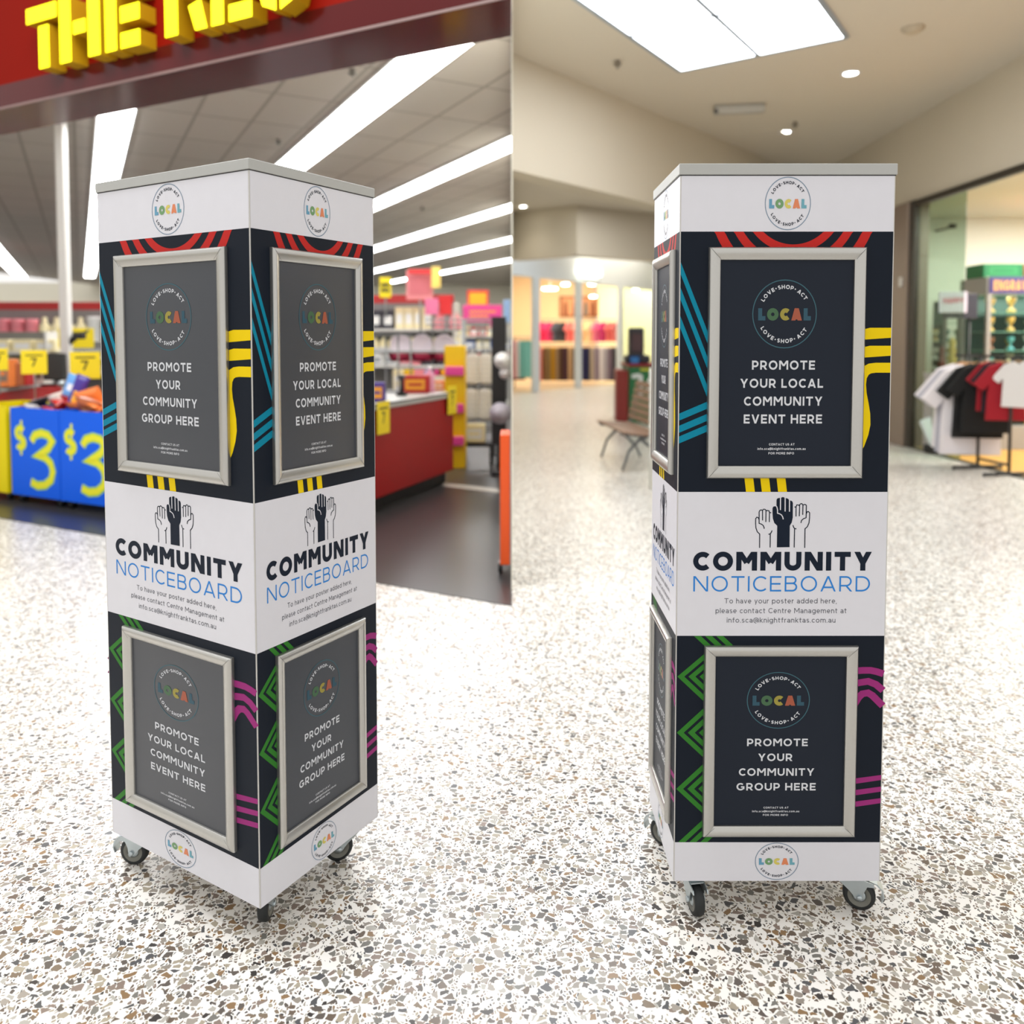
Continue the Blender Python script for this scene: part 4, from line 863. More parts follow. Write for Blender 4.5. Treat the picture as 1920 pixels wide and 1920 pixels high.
def dotted_bag(cx, cy_, Y, w, h, lab):
    p = at_y(cx, cy_, Y); e_ = empty('dotted_bag', p, label=lab, cat='bag', group='dotted bags on the wire rack')
    mb = MB(); n = 8
    mb.box(-w / 2, w / 2, -.04, .04, -h / 2, h / 2, DOTW, .03); f_ = Fr((0, -.041, 0), (1, 0, 0))
    for r_ in range(7):
        for c_ in range(6):
            x = -w * .42 + w * .84 * (c_ + .5 * (r_ % 2)) / 5.6; z = -h * .42 + h * .84 * r_ / 6; s = w * .035
            poly(mb, f_, [(x + s * math.cos(t), z + s * math.sin(t)) for t in [PI / 4 * k for k in range(8)]], DOTK, .0008)
    mb.build('body', e_)
    mb = MB(); mb.tube([(-w * .25, 0, h / 2 - .01), (-w * .2, 0, h / 2 + .06), (w * .2, 0, h / 2 + .06), (w * .25, 0, h / 2 - .01)], .008, DOTK, 8); mb.build('handle', e_)
for k, (cx, cyy, l) in enumerate(((886, 692, 'upper left'), (911, 692, 'upper right'), (884, 758, 'lower left'), (909, 758, 'lower right'))):
    dotted_bag(cx, cyy, 9.25, .155, .37, 'white black-dotted bag, %s of the four on the wire rack' % l)
YD = C('display_yellow', (240, 196, 0)); 
e = empty('yellow_display_stand', (at_y(853, 800, 8.5).x, 8.5, 0), label='tall yellow cardboard display stand at the end of the red counter', cat='display stand')
mb = MB(); mb.box(-.11, .11, 0, .3, .004, 1.32, YD, .004); mb.build('body', e)
for z in (.25, .6, 1.0): mb = MB(); mb.box(-.1, .1, -.05, .0, z, z + .1, C('display_pink', (226, 70, 150)), .01); mb.build('pocket', e)
def plate(px, py, Y, r, mt, lab, nm='round_tray', grp='round pale trays hanging by the signs'):
    p = at_y(px, py, Y); mb = MB(); mb.lathe([(0, 0), (r * .7, 0), (r * .85, .015), (r, .03), (r, .036), (r * .84, .024), (r * .7, .012), (0, .012)], mt, 24, (0, 0, 0), (0, -1, 0)); return mb.build(nm, loc=p, label=lab, cat='tray', group=grp)
GLZ = C('tray_pale', (206, 196, 204)); CRM = C('crimson_basket', (150, 14, 56))
for i, (px, py) in enumerate(((752, 650), (792, 650), (833, 650))):
    l = ('nearest the noticeboard', 'in the middle', 'nearest the yellow stand')[i]
    p = at_y(px, 662, 9.8); mb = MB(); mb.lathe([(.0, -.1), (.12, -.1), (.17, 0), (.155, 0), (.11, -.085), (0, -.085)], CRM, 20); mb.build('crimson_basket', loc=(p.x, p.y + .0, p.z), label='crimson basket holding a round pale tray, ' + l, cat='basket', group='crimson baskets with trays')
    plate(px, py - 4, 9.75, .13, GLZ, 'round pale tray in a crimson basket, ' + l)
mb = MB(); mb.box(-1.0, 1.0, -.2, .2, 1.22, 1.25, STEEL, .004)
for x in (-.95, .95): mb.box(x - .02, x + .02, -.2, .2, .004, 1.22, RK)
p = at_y(800, 690, 9.8); mb.build('display_table', loc=(p.x, p.y + .05, 0), label='narrow metal display stand under the crimson baskets', cat='stand')
for i, (px, c_, l) in enumerate(((748, 'goods_cream', 'cream'), (768, 'display_yellow', 'yellow'), (786, 'goods_pink', 'pink'), (806, 'goods_lilac', 'lilac'), (818, 'display_pink', 'magenta'), (832, 'sign_orange', 'orange'))):
    p = at_y(px, 700, 8.9); carton('boxed_product', (p.x, p.y, .75), .12, .1, .3, MATS[c_], GM['white'], l + ' boxed product on the stand behind the right counter', grp='boxes on the stand behind the right counter')
mb = MB(); mb.box(-.5, .5, -.1, .1, .7, .75, STEEL); mb.box(-.48, -.44, -.1, .1, .004, .7, STEEL); mb.box(.44, .48, -.1, .1, .004, .7, STEEL); p = at_y(790, 700, 8.9); mb.build('product_stand', loc=(p.x, p.y, 0), label='low grey stand holding boxes behind the right counter', cat='stand')
# black rack with hats by the added divider
e = empty('hat_rack', (-.19, 8.1, 0), label='black rack of round hats beside the added divider', cat='rack')
mb = MB(); mb.box(-.02, .13, .06, .1, .3, 1.62, RK, .006); mb.box(-.02, .16, -.1, .3, .004, .05, RK, .006); mb.tube([(.05, .08, .05), (.05, .08, .4)], .02, RK); mb.build('frame', e)
for px, py, r, c_, l in ((952, 676, .085, (226, 224, 222), 'white round hat high on the black rack'), (951, 700, .06, (205, 200, 200), 'small pale hat below the white one'), (947, 775, .11, (176, 170, 180), 'grey hat low on the black rack')):
    p = at_y(px, py, 8.0); mb = MB(); mb.lathe([(r, -.01), (r * .98, .0), (r * .62, .01), (r * .55, .06), (r * .3, .085), (0, .09)], C('hat_%d' % py, c_), 20, (0, 0, 0), (0, -1, 0)); mb.build('round_hat', loc=(min(p.x, -r - .01), p.y, p.z), label=l, cat='hat', group='hats on the black rack')
p = at_z(890, 852, 0); carton('white_crate', (at_y(890, 830, 8.9).x, 8.9, .24), .24, .2, .2, GM['cream'], GM['white'], 'white box low under the wire rack', cat='box')
mb = MB(); mb.box(-.2, .2, -.15, .15, .2, .24, RK); mb.box(-.2, -.17, -.15, .15, .004, .2, RK); mb.box(.17, .2, -.15, .15, .004, .2, RK); mb.build('low_platform', loc=(at_y(890, 830, 8.9).x, 8.9, 0), label='low black platform under the white box', cat='platform')
# orange panel on castor at the added divider
pb = at_z(948, 1080, 0); YO = pb.y; xo = at_y(938, 1070, YO).x
e = empty('orange_display', (xo, YO, 0), label='orange wheeled display panel cut by the added divider', cat='display panel')
mb = MB(); mb.box(0, -xo - .012, -.02, .25, .07, at_y(948, 815, YO).z, C('panel_orange', (226, 84, 20)), .004); mb.build('body', e)
mb = MB(); mb.lathe([(0, -.012), (.03, -.012), (.033, 0), (.03, .012), (0, .012)], BLK, 16, (.0, .05, .038), (1, 0, 0)); mb.box(-.012, .012, .03, .07, .04, .075, STEEL); mb.build('castor', e)

# ------------------------------------------------------------------ clothing shop at the far end of the mall
F0 = at_z(960, 736, 0); 
FA, FB = V((.004, 20.0, 0)), V((5.6, 27.6, 0)); fdv = (FB - FA).normalized(); fnv = V((-fdv.y, fdv.x, 0)); fnv = fnv if fnv.y > 0 else -fnv
WFR = mat('shopfront_white', (205, 214, 222), .4); WARM = mat('warm_wall', (246, 216, 176), .8); CRM2 = mat('cream_lit_wall', (250, 240, 196), .8); SFL = mat('tan_shop_floor', (190, 168, 140), .35)
def fp(s_, d_=0, z=0): p = FA + fdv * s_ + fnv * d_; return V((p.x, p.y, z))
def s_at(px, d_=0):
    a, b = 0., 12.
    for _ in range(40):
        m = (a + b) / 2; p = fp(m, d_)
        if 960 + FPX * p.x / p.y < px: a = m
        else: b = m
    return a
mb = MB(); mb.prism([fp(0, 0, 3.0), fp(11, 0, 3.0), fp(11, .3, 3.0), V((.004, fp(0, .3).y + .2, 3.0))], (0, 0, ZM - 3.0), WFR); mb.build('wall_shopfront', kind='structure')
mb = MB(); mb.prism([fp(0.05, .02, 0), fp(11, .02, 0), V((12, 36, 0)), V((.004, 36, 0))], (0, 0, .004), SFL); mb.build('floor_shop', kind='structure')
mb = MB(); mb.box(.004, 3.3, 31, 31.2, 0, ZM, WARM); mb.box(3.3, 12, 30.4, 30.6, 0, ZM, CRM2); mb.build('wall_shop_back', kind='structure')
GLS = glass('clear_glass')
for i, (px, lab) in enumerate(((1004, 'white shopfront post at the left, nearest the added divider'), (1084, 'white shopfront post in the middle of the clothing shop'), (1162, 'white shopfront post nearest the red kiosk'))):
    s_ = s_at(px); o_ = fp(s_); mb = MB(); mb.box(-.12, .12, -.06, .06, 0, 3.0, WFR, .01); mb.build('shopfront_post', loc=(o_.x, o_.y, .004), rz=math.atan2(fdv.y, fdv.x), label=lab, cat='post', group='white posts of the clothing shopfront')
s0_, s1_ = s_at(1162), s_at(1290)
mb = MB(); mb.prism([fp(s0_ + .14, -.01, .05), fp(s1_, -.01, .05), fp(s1_, .0, .05), fp(s0_ + .14, .0, .05)], (0, 0, 2.93), GLS); mb.build('window_1', kind='structure')
sf = (s_at(1076), s_at(1124)); p = fp((sf[0] + sf[1]) / 2, -.12, at_y(1115, 512, fp((sf[0] + sf[1]) / 2).y).z)
e = empty('shop_sign_light', p, math.atan2(fdv.y, fdv.x), label='bright white lit sign on the clothing shop fascia', cat='sign')
mb = MB(); mb.box(-.62, .62, -.03, .08, -.06, .14, mat('lit_sign', (255, 253, 240), .5, emit=3), .08); mb.build('lit_face', e); mb = MB(); mb.box(-.5, .5, -.02, .06, -.22, -.165, mat('sign_base_grey', (150, 156, 164), .5), .01); mb.build('base', e)
def shirt_mesh(name, mt, long=False, patch=None):
    mb = MB(); T_ = .035
    if long: P_ = [(-.17, 0), (-.2, -.05), (-.19, -1.05), (.19, -1.05), (.2, -.05), (.17, 0), (.06, .0), (0, -.03), (-.06, 0)]
    else: P_ = [(-.2, -.03), (-.38, -.26), (-.28, -.34), (-.21, -.25), (-.23, -.72), (.23, -.72), (.21, -.25), (.28, -.34), (.38, -.26), (.2, -.03), (.07, .02), (0, -.03), (-.07, .02)]
    a = [V((x, -T_ / 2, z)) for x, z in P_]; b = [V((x, T_ / 2, z)) for x, z in P_]; c = [V((x * .97, -T_, z * .985 - .005)) for x, z in P_]; d = [V((x * .97, T_, z * .985 - .005)) for x, z in P_]
    mb.face(c, mt); mb.quads([c, a, b, d], mt, smooth=False); mb.face(d[::-1], mt)
    if patch: mb.face([(-.1, -T_ - .003, -.3), (.1, -T_ - .003, -.3), (.1, -T_ - .003, -.18), (-.1, -T_ - .003, -.18)], patch)
    o = mb.build(name); dd = o.data; bpy.data.objects.remove(o); return dd
HMB = MB(); HMB.tube([(-.19, 0, -.035), (0, 0, .03), (.19, 0, -.035)], .009, mat('hanger_wood', (196, 146, 96), .5), 8); HMB.tube([(0, 0, .03), (0, 0, .08), (.02, 0, .1), (.03, 0, .08)], .004, STEEL, 6)
_h = HMB.build('hanger'); HM = _h.data; bpy.data.objects.remove(_h)
GMESH = {}
def garment(kind, cname, rgb, loc, rz, lab, grp, sc=1, hanger=True, patch=None):
    key = (kind, cname)
    if key not in GMESH: GMESH[key] = shirt_mesh('garment', C('cloth_' + cname.replace(' ', '_'), rgb, .85), kind == 'long', patch)
    o = bpy.data.objects.new('shirt' if kind != 'long' else 'long_garment', GMESH[key]); COL.objects.link(o); o.location = loc; o.rotation_euler = (0, 0, rz); o.scale = (sc,) * 3
    tag(o, lab, 'shirt' if kind != 'long' else 'garment', grp)
    if hanger: h = bpy.data.objects.new('hanger', HM); COL.objects.link(h); h.parent = o
    return o
def rail(x0, x1, y, z, lab, posts=True):
    mb = MB(); mb.tube([(x0, y, z), (x1, y, z)], .016, STEEL, 8)
    if posts:
        for x in (x0, x1): mb.tube([(x, y, .01), (x, y, z)], .02, STEEL, 8); mb.tube([(x, y - .25, .03), (x, y + .25, .03)], .02, STEEL, 8)
    mb.build('clothes_rail', label=lab, cat='rail')
YR = 27.0
rail(at_y(1008, 600, YR).x, at_y(1162, 600, YR).x, YR, 2.04, 'upper clothes rail of pink tops in the far shop')
U_ = [(1017, 'hot pink', (240, 60, 120)), (1030, 'hot pink', (240, 60, 120)), (1044, 'slate', (90, 92, 108)), (1056, 'charcoal', (52, 56, 66)), (1069, 'coral', (240, 124, 124)), (1082, 'salmon', (246, 150, 140)), (1095, 'cream', (250, 216, 170)), (1108, 'cream', (250, 216, 170)), (1120, 'rose', (236, 120, 160)), (1132, 'magenta', (206, 60, 130)), (1144, 'coral', (240, 124, 124)), (1154, 'coral', (240, 124, 124))]
for iu, (px, n_, c_) in enumerate(U_):
    garment('top', n_, c_, (at_y(px, 600, YR).x, YR, 1.94), .85, n_ + ' top, %s from the left on the upper rail of the far shop' % ordn(iu + 1), 'tops on the upper rail', .9)
YQ = 24.6
rail(at_y(1012, 650, YQ).x, at_y(1160, 650, YQ).x, YQ, 1.22, 'lower clothes rail of long garments in the far shop')
L_ = [(1016, 'salmon', (246, 150, 140)), (1026, 'brown', (120, 84, 50)), (1034, 'khaki', (140, 116, 76)), (1042, 'mustard', (180, 132, 20)), (1050, 'taupe', (150, 124, 92)), (1058, 'dark brown', (84, 56, 44)), (1066, 'plum', (70, 40, 56)), (1074, 'beige', (196, 160, 120)), (1084, 'charcoal', (52, 56, 66)), (1098, 'indigo', (40, 34, 90)), (1107, 'navy', (36, 40, 80)), (1116, 'stone', (186, 170, 150)), (1124, 'grey lilac', (150, 136, 150)), (1133, 'white', (226, 220, 224)), (1142, 'silver grey', (180, 172, 180)), (1150, 'mauve', (120, 100, 116)), (1157, 'dark grey', (76, 70, 76))]
for px, n_, c_ in L_: garment('long', n_, c_, (at_y(px, 650, YQ).x, YQ, 1.13), rnd.uniform(.5, .9), n_ + ' long garment on the lower rail of the far shop', 'long garments on the lower rail', .98)
YN = 21.4
rail(.06, at_y(1000, 650, YN + 1).x, YN + 1.2, 1.44, 'clothes rail at the added divider in the far shop')
for px, n_, c_, z in ((966, 'lavender', (206, 180, 210), 1.34), (973, 'pale pink', (236, 176, 180), 1.34), (980, 'white', (226, 220, 224), 1.34), (986, 'pale aqua', (120, 190, 186), 1.34), (993, 'aqua', (120, 190, 186), 1.34), (970, 'maroon', (110, 16, 46), .95)):
    garment('long' if z > 1.2 else 'top', n_, c_, (at_y(px, 650, YN + 1.2).x, YN + 1.2 - (.1 if z < 1.5 else 0), z), .4, n_ + ' garment on the short rail at the added divider', 'garments on the short rail', 1.0)
pp = [at_y(1050, 594, 30.8), at_y(1124, 555, 30.8)]; e = empty('wall_poster', ((pp[0].x + pp[1].x) / 2, 30.97, pp[0].z), label='wide brown framed poster on the warm back wall of the far shop', cat='poster'); w_ = pp[1].x - pp[0].x; h_ = pp[1].z - pp[0].z
mb = MB(); mb.box(-w_ / 2, w_ / 2, -.03, 0, 0, h_, C('poster_brown', (150, 86, 54)), .01); mb.build('frame', e)
mb = MB(); f_ = Fr((0, -.031, 0), (1, 0, 0)); rect(mb, f_, -w_ * .45, w_ * .45, h_ * .08, h_ * .92, C('poster_tan', (226, 160, 116)), .001)
for x, c_ in ((-.36, 'poster_brown'), (-.12, 'poster_brown'), (.16, 'shelf_back_grey'), (.34, 'poster_brown')): poly(mb, f_, [((x - .06) * w_, h_ * .08), ((x + .07) * w_, h_ * .08), ((x + .05) * w_, h_ * .6), (x * w_, h_ * .8), ((x - .04) * w_, h_ * .6)], MATS[c_], .002)
mb.build('picture', e)
SL = mat('shop_lamp', (255, 244, 224), .5, emit=14)
for px, py, Y, lab, r in ((1031, 540, 24, 'round bluish white lamp inside the far shop', .22), (1060, 532, 26, 'small warm spot lamp behind the middle post', .12), (1110, 532, 26, 'small warm spot lamp right of the middle post', .12), (1112, 555, 29, 'warm spot lamp in front of the brown poster', .12), (1192, 543, 27.2, 'small warm lamp above the cream wall', .1)):
    p = at_y(px, py, Y); e = empty('shop_lamp', (p.x, p.y, p.z), label=lab, cat='lamp', group='lamps inside the far clothing shop')
    mb = MB(); mb.lathe([(0, -.05), (r, -.05), (r * 1.02, 0), (0, .02)], SL, 18); mb.build('shade', e); mb = MB(); mb.tube([(0, 0, 0), (0, 0, ZM - p.z)], .012, STEEL, 6); mb.build('drop_rod', e)
area('corridor_fill_lamp', (2.4, 15.2, 4.15), (2.2, 2.2), 90, col=(.97, .99, 1))  # unseen fill lamp added behind the bulkhead to brighten the far shopfront
area('facade_fill_lamp', (2.4, 19.3, 4.15), (4, .9), 60, (0, 0, 0), (.95, .98, 1))  # second added fill, out of view, whitening the shopfront posts
area('far_shop_lamp', (2.2, 25.5, 4.1), (4.5, 7), 420, col=(1, .86, .68)); area('far_shop_window_lamp', (6, 28.6, 4.0), (3, 3), 330, col=(1, .95, .75))
# kiosk
ka = at_z(1155, 783, 0); kb = at_z(1180, 790, 0); kY = 13.2
kx0, kx1 = at_y(1180, 700, kY).x, at_y(1262, 700, kY).x; kz = at_y(1200, 682, kY).z
e = empty('kiosk', (kx0, kY, 0), label='red and green kiosk counter marked 10 behind the bench', cat='kiosk'); KG = C('kiosk_green', (28, 110, 60)); KR = C('kiosk_red', (150, 44, 44)); W_ = kx1 - kx0
mb = MB(); mb.box(0, W_, 0, .9, .004, kz - .05, KG, .004); f_ = Fr((0, 0, 0), (1, 0, 0)); FW = C('figure_white', (226, 230, 230))
ribbon(mb, f_, [(W_ * .06, kz * .78), (W_ * .2, kz * .8), (W_ * .26, kz * .78), (W_ * .26, kz * .42)], .07, FW, .001); ribbon(mb, f_, [(W_ * .12, kz * .42), (W_ * .3, kz * .42)], .05, FW, .0012)
ribbon(mb, f_, arc(W_ * .6, kz * .6, W_ * .16, kz * .2, 0, 360, 24)[:-1], .07, FW, .001, True); ribbon(mb, f_, [(W_ * .25, kz * .9), (W_ * .55, kz * .9)], .04, C('kiosk_yellow', (200, 200, 40)), .001); mb.build('front_panel', e)
mb = MB(); mb.prism([(-.02, 0, .004), (-.02, .9, .004), (at_y(1152, 700, kY + .9).x - kx0, .9, .004), (at_y(1155, 700, kY + .3).x - kx0, .25, .004)][::-1], (0, 0, kz - .12), KR); mb.build('side_panel', e)
mb = MB(); mb.box(-.02, W_ + .02, -.03, .93, kz - .05, kz, C('kiosk_dark_red', (140, 20, 26)), .006); mb.build('counter_top', e)
e = empty('display_machine', (at_y(1198, 690, kY).x, kY + .3, kz + .001), label='tall dark machine standing on the kiosk', cat='machine')
mb = MB(); mb.box(-.13, .12, -.1, .12, .12, .6, C('machine_dark', (56, 50, 58)), .02); mb.build('body', e); mb = MB(); mb.box(-.2, .22, -.14, .14, 0, .14, C('machine_base', (46, 50, 60)), .03); mb.build('base', e); mb = MB(); mb.box(-.09, .08, -.12, -.1, .2, .5, C('machine_screen', (84, 56, 62)), .01); mb.build('screen', e)
carton('blue_tub', (at_y(1191, 680, kY).x, kY + .06, kz + .001), .14, .06, .12, C('tub_blue', (0, 90, 170)), C('tub_blue2', (60, 140, 210)), 'small blue box in front of the dark machine on the kiosk')
# slatted bench seen from its end
bo = at_z(1190, 862, 0); e = empty('slatted_bench', (1.43, 8.75, 0), -PI / 2 + .12, label='wooden slatted bench on curved grey metal legs', cat='bench'); e.scale = (1, .8, 1)
WD = mat('bench_wood', (150, 118, 98), .55, noise=.15, nscale=18); MT_ = mat('bench_metal', (104, 106, 110), .4, metal=.5)
# local: x along the bench (towards the viewer), y towards the seat front is -y... seat spans y -.5..0, back at y>0
for i in range(6):
    y = -.42 + .085 * i; z = .43 - .012 * math.sin((y + .42) / .42 * 2.2) * 2; mb = MB(); mb.box(-.6, .6, y - .033, y + .033, z - .012, z + .012, WD, .006); mb.build('seat_slat', e)
for i in range(6):
    z = .5 + .075 * i; y = .03 + .02 * i; mb = MB(); M_ = Matrix.Translation((0, y, z)) @ Matrix.Rotation(-.38, 4, 'X'); mb.box(-.6, .6, -.01, .01, -.032, .032, WD, .005, M_); mb.build('back_slat', e)
for x in (-.48, .48):
    mb = MB(); mb.tube([(x, -.45, .41), (x, -.2, .39), (x, 0, .4), (x, .05, .52), (x, .15, .9)], .018, MT_, 8)
    mb.tube([(x, -.02, .395), (x, -.2, .34), (x, -.34, .22), (x, -.42, .02)], [.018, .02, .018, .016], MT_, 8); mb.tube([(x, -.2, .36), (x, -.04, .26), (x, .1, .14), (x, .16, .02)], [.018, .02, .018, .016], MT_, 8)
    mb.build('leg_frame', e)
# white easel stand behind the noticeboard
e = empty('easel_stand', (at_z(1219, 918, 0).x, at_z(1219, 918, 0).y, 0), .1, label='white A-frame stand just left of the square-on noticeboard', cat='stand'); WP = C('easel_white', (214, 214, 208))
mb = MB(); mb.tube([(0, 0, .01), (.05, .18, 1.12)], .012, WP, 8); mb.build('leg', e); mb = MB(); mb.tube([(.42, 0, .01), (.37, .18, 1.12)], .012, WP, 8); mb.build('leg', e); mb = MB(); mb.tube([(.2, .6, .01), (.2, .2, 1.1)], .012, WP, 8); mb.build('leg', e)
mb = MB(); M_ = Matrix.Translation((.03, .06, .42)) @ Matrix.Rotation(-.16, 4, 'X'); mb.box(0, .36, -.01, .01, 0, .68, WP, .004, M_); mb.build('board', e)

# ------------------------------------------------------------------ trophy and engraving shop on the right
XS = 5.1
def sxy(px): # storefront plane x = XS
    return XS * FPX / (px - 960)
SFW = mat('shop_wood_floor', (206, 158, 84), .45, noise=.12, nscale=5); SWL = mat('shop_cream_wall', (246, 246, 234), .8)
mb = MB(); mb.box(XS + .02, 11, 5.5, 11.6, 0, .004, SFW); mb.build('floor_trophy_shop', kind='structure')
mb = MB(); mb.box(XS - .02, XS + .06, 5.5, 10.2, 0, .012, mat('threshold_dark', (70, 68, 60), .4)); mb.build('trim_2', kind='structure')
mb = MB(); mb.box(XS + .3, 11.2, 11.6, 11.8, 0, 3.3, SWL); mb.build('wall_trophy_back', kind='structure'); mb = MB(); mb.box(11, 11.2, 5, 11.6, 0, 3.3, SWL); mb.build('wall_trophy_side', kind='structure')
mb = MB(); mb.box(XS + .26, 11.2, 5.5, 11.6, 3.14, 3.24, mat('shop_ceiling', (220, 220, 205), .8)); mb.build('ceiling_trophy_shop', kind='structure')
area('trophy_shop_lamp', (7.2, 8.6, 3.1), (3.0, 3.4), 300, col=(1, .99, .92))
BRN = mat('brown_steel', (140, 123, 111), .35, metal=.25, noise=.05, nscale=3)
yc = sxy(1716)
mb = MB(); mb.box(XS - .06, XS + .22, 10.2, 10.55, 0, 3.14, BRN, .01); mb.build('brown_column', label='wide brown metal column beside the glass shopfront', cat='column', loc=(0, 0, 0))
mb = MB(); mb.box(XS - .02, XS + .2, 10.56, 11.3, 0, 3.14, BRN, .01); mb.build('brown_column', label='second brown metal column half hidden by the noticeboard', cat='column')
mb = MB(); mb.box(XS - .04, XS + .04, 10.08, 10.19, .012, 3.14, mat('dark_bronze', (62, 56, 50), .4, metal=.4), .006); mb.build('door_frame_post', label='dark upright frame post between brown column and glass', cat='frame post')
mb = MB(); mb.box(XS - .03, XS + .03, 5.5, 10.07, 3.06, 3.135, MATS['dark_bronze']); mb.build('trim_3', kind='structure')
mb = MB(); mb.box(XS - .006, XS + .006, 9.0, 10.06, .013, 3.05, glass('shop_glass', (214, 228, 220))); mb.build('window_2', kind='structure')
mb = MB(); mb.box(XS + .02, XS + .03, 10.3, 10.38, 1.72, 1.84, C('switch_white', (220, 216, 210)), .003); o = mb.build('wall_switch', loc=(-.092, 0, .35), label='small pale plate on the brown column', cat='switch')
# strip lights and black cabinet seen between noticeboard and column
for k, (py) in enumerate((436, 456, 482, 496, 512)):
    p = at_y(1689, py, 20 - .0 * k); e = empty('ceiling_strip_light', (p.x, 20 + k * .6, p.z), label=('topmost', 'second', 'middle', 'fourth', 'lowest')[k] + ' of the short strip lights between noticeboard and brown column', cat='light', group='strip lights behind the brown column')
    mb = MB(); mb.box(-.5, .5, -.04, .04, -.03, .0, mat('strip_far', (255, 255, 255), .5, emit=4)); mb.build('tube_cover', e); mb = MB(); mb.tube([(0, 0, 0), (0, 0, 4.2 - p.z)], .006, STEEL, 6); mb.build('drop_rod', e)
p = at_y(1683, 800, 11.9); mb = MB(); mb.box(-.3, .3, 0, .5, .004, 1.02, BLK, .01); mb.box(-.32, .32, -.02, .52, 1.02, 1.06, TOPG, .004); mb.build('black_cabinet', loc=(p.x, 12.0, 0), label='black cabinet with a pale top between noticeboard and column', cat='cabinet')
carton('green_carton', (p.x + .1, 12.2, 1.061), .34, .2, .3, C('carton_green', (60, 140, 90)), C('carton_cream', (236, 216, 150)), 'green box on the black cabinet')
# engraving cabinet
CX, CY = at_y(1852, 560, 9.9).x, 9.9
e = empty('trophy_cabinet', (CX, CY, 0), label='glass trophy cabinet under the purple engraving sign', cat='cabinet'); CW, CD_, CH = 1.7, .62, 2.22
zs0, zs1 = at_y(1860, 551, CY).z, at_y(1860, 519, CY).z; CH = zs1
ALG = mat('cabinet_grey', (158, 154, 150), .4)
mb = MB(); mb.box(0, CW, .02, CD_, zs0, zs1, ALG, .004); mb.build('header_box', e)
mb = MB(); f_ = Fr((0, .018, 0), (1, 0, 0)); mb.box(.02, CW, 0, .018, zs0, zs1, C('sign_purple', (70, 56, 112)), .003); text(mb, Fr((0, 0, 0), (1, 0, 0)), 'ENGRAVING', .07, .66, zs0 + (zs1 - zs0) * .2, (zs1 - zs0) * .6, .26, C('sign_gold', (216, 160, 90)), .002); mb.build('sign_board', e)
for x in (0.0, CW - .05):
    for y in (0, CD_ - .05): mb = MB(); mb.box(x, x + .05, y, y + .05, .006, zs0, ALG, .003); mb.build('post', e)
mb = MB(); mb.box(.01, CW - .01, .01, CD_ - .01, .006, .3, ALG, .004); mb.build('plinth', e)
SG = glass('shelf_glass', (190, 225, 210)); lv = [.3 + i * (zs0 - .3) / 7 for i in range(1, 7)]
for z in lv: mb = MB(); mb.box(.06, CW - .06, .06, CD_ - .06, z - .004, z + .004, mat('shelf_green_glass', (120, 176, 156), .15, spec=.8)); mb.build('glass_shelf', e)
mb = MB(); mb.box(.05, CW - .05, CD_ - .03, CD_ - .02, .3, zs0, mat('cabinet_back', (84, 108, 98), .4)); mb.build('back_panel', e)
TG = [C('trophy_gold', (200, 170, 90), .3), C('trophy_silver', (206, 214, 208), .25), C('trophy_cream', (222, 226, 190), .4), C('trophy_teal', (80, 160, 160), .4), C('trophy_bronze', (130, 90, 60), .4)]
TN = ['gold', 'silver', 'cream', 'teal', 'bronze']; TM = []
for m_ in TG:
    mb = MB(); mb.lathe([(0, 0), (.04, 0), (.04, .03), (.012, .05), (.01, .08), (.035, .11), (.045, .15), (.04, .16), (0, .13)], m_, 12); _o = mb.build('t'); TM.append(_o.data); bpy.data.objects.remove(_o)
for li, z in enumerate([.3] + lv):
    for i in range(9):
        if rnd.random() < .15: continue
        k = rnd.randrange(5); o = bpy.data.objects.new('trophy', TM[k]); COL.objects.link(o); o.location = (CX + .12 + i * .125 + rnd.uniform(-.02, .02), CY + .14 + .2 * (i % 2), z + .005); s_ = rnd.uniform(.9, 1.25); o.scale = (s_, s_, s_)
        tag(o, TN[k] + ' trophy %s from left on the %s shelf under the engraving sign' % (ordn(i + 1), ['bottom', 'second', 'third', 'fourth', 'fifth', 'sixth', 'top'][li]), 'trophy', 'trophies in the engraving cabinet')
area('cabinet_lamp', (CX + .8, CY + .25, zs0 - .02), (1.4, .3), 14, col=(.9, 1, .97))
gz = zs1 + .001
carton('green_box', (at_y(1868, 510, CY + .25).x, CY + .3, gz), .5, .4, .17, C('box_green', (20, 110, 64)), C('box_green2', (40, 130, 76)), 'flat green box on top of the trophy cabinet')
carton('orange_box', (at_y(1868, 510, CY + .25).x + .5, CY + .3, gz), .42, .4, .17, C('box_orange', (236, 128, 96)), C('box_orange2', (240, 170, 120)), 'flat orange box on top of the trophy cabinet')
# side shelves (glass) with things, left of the cabinet
xl0, xl1 = at_y(1797, 600, 10.7).x, CX - .06
e = empty('glass_side_case', (xl0, 10.7, 0), label='narrow glass case left of the engraving cabinet', cat='case')
W_ = xl1 - xl0
for x in (0, W_ - .03): mb = MB(); mb.box(x, x + .03, 0, .03, .006, 1.9, ALG); mb.build('post', e)
for z in (.3, .6, .85, 1.1, 1.35, 1.6, 1.9): mb = MB(); mb.box(.0, W_, .0, .35, z, z + .008, MATS['shelf_green_glass']); mb.build('glass_shelf', e)
mb = MB(); mb.box(0, W_, .35, .36, .006, 1.9, MATS['cabinet_back']); mb.build('back_panel', e)
for z in (.85, 1.1, 1.35, 1.34):
    for i in range(3): k = rnd.randrange(5); o = bpy.data.objects.new('trophy', TM[k]); COL.objects.link(o); o.location = (xl0 + .07 + i * (W_ - .14) / 2, 10.85, z + .012); tag(o, TN[k] + ' trophy in the narrow glass case', 'trophy', 'trophies in the narrow glass case')
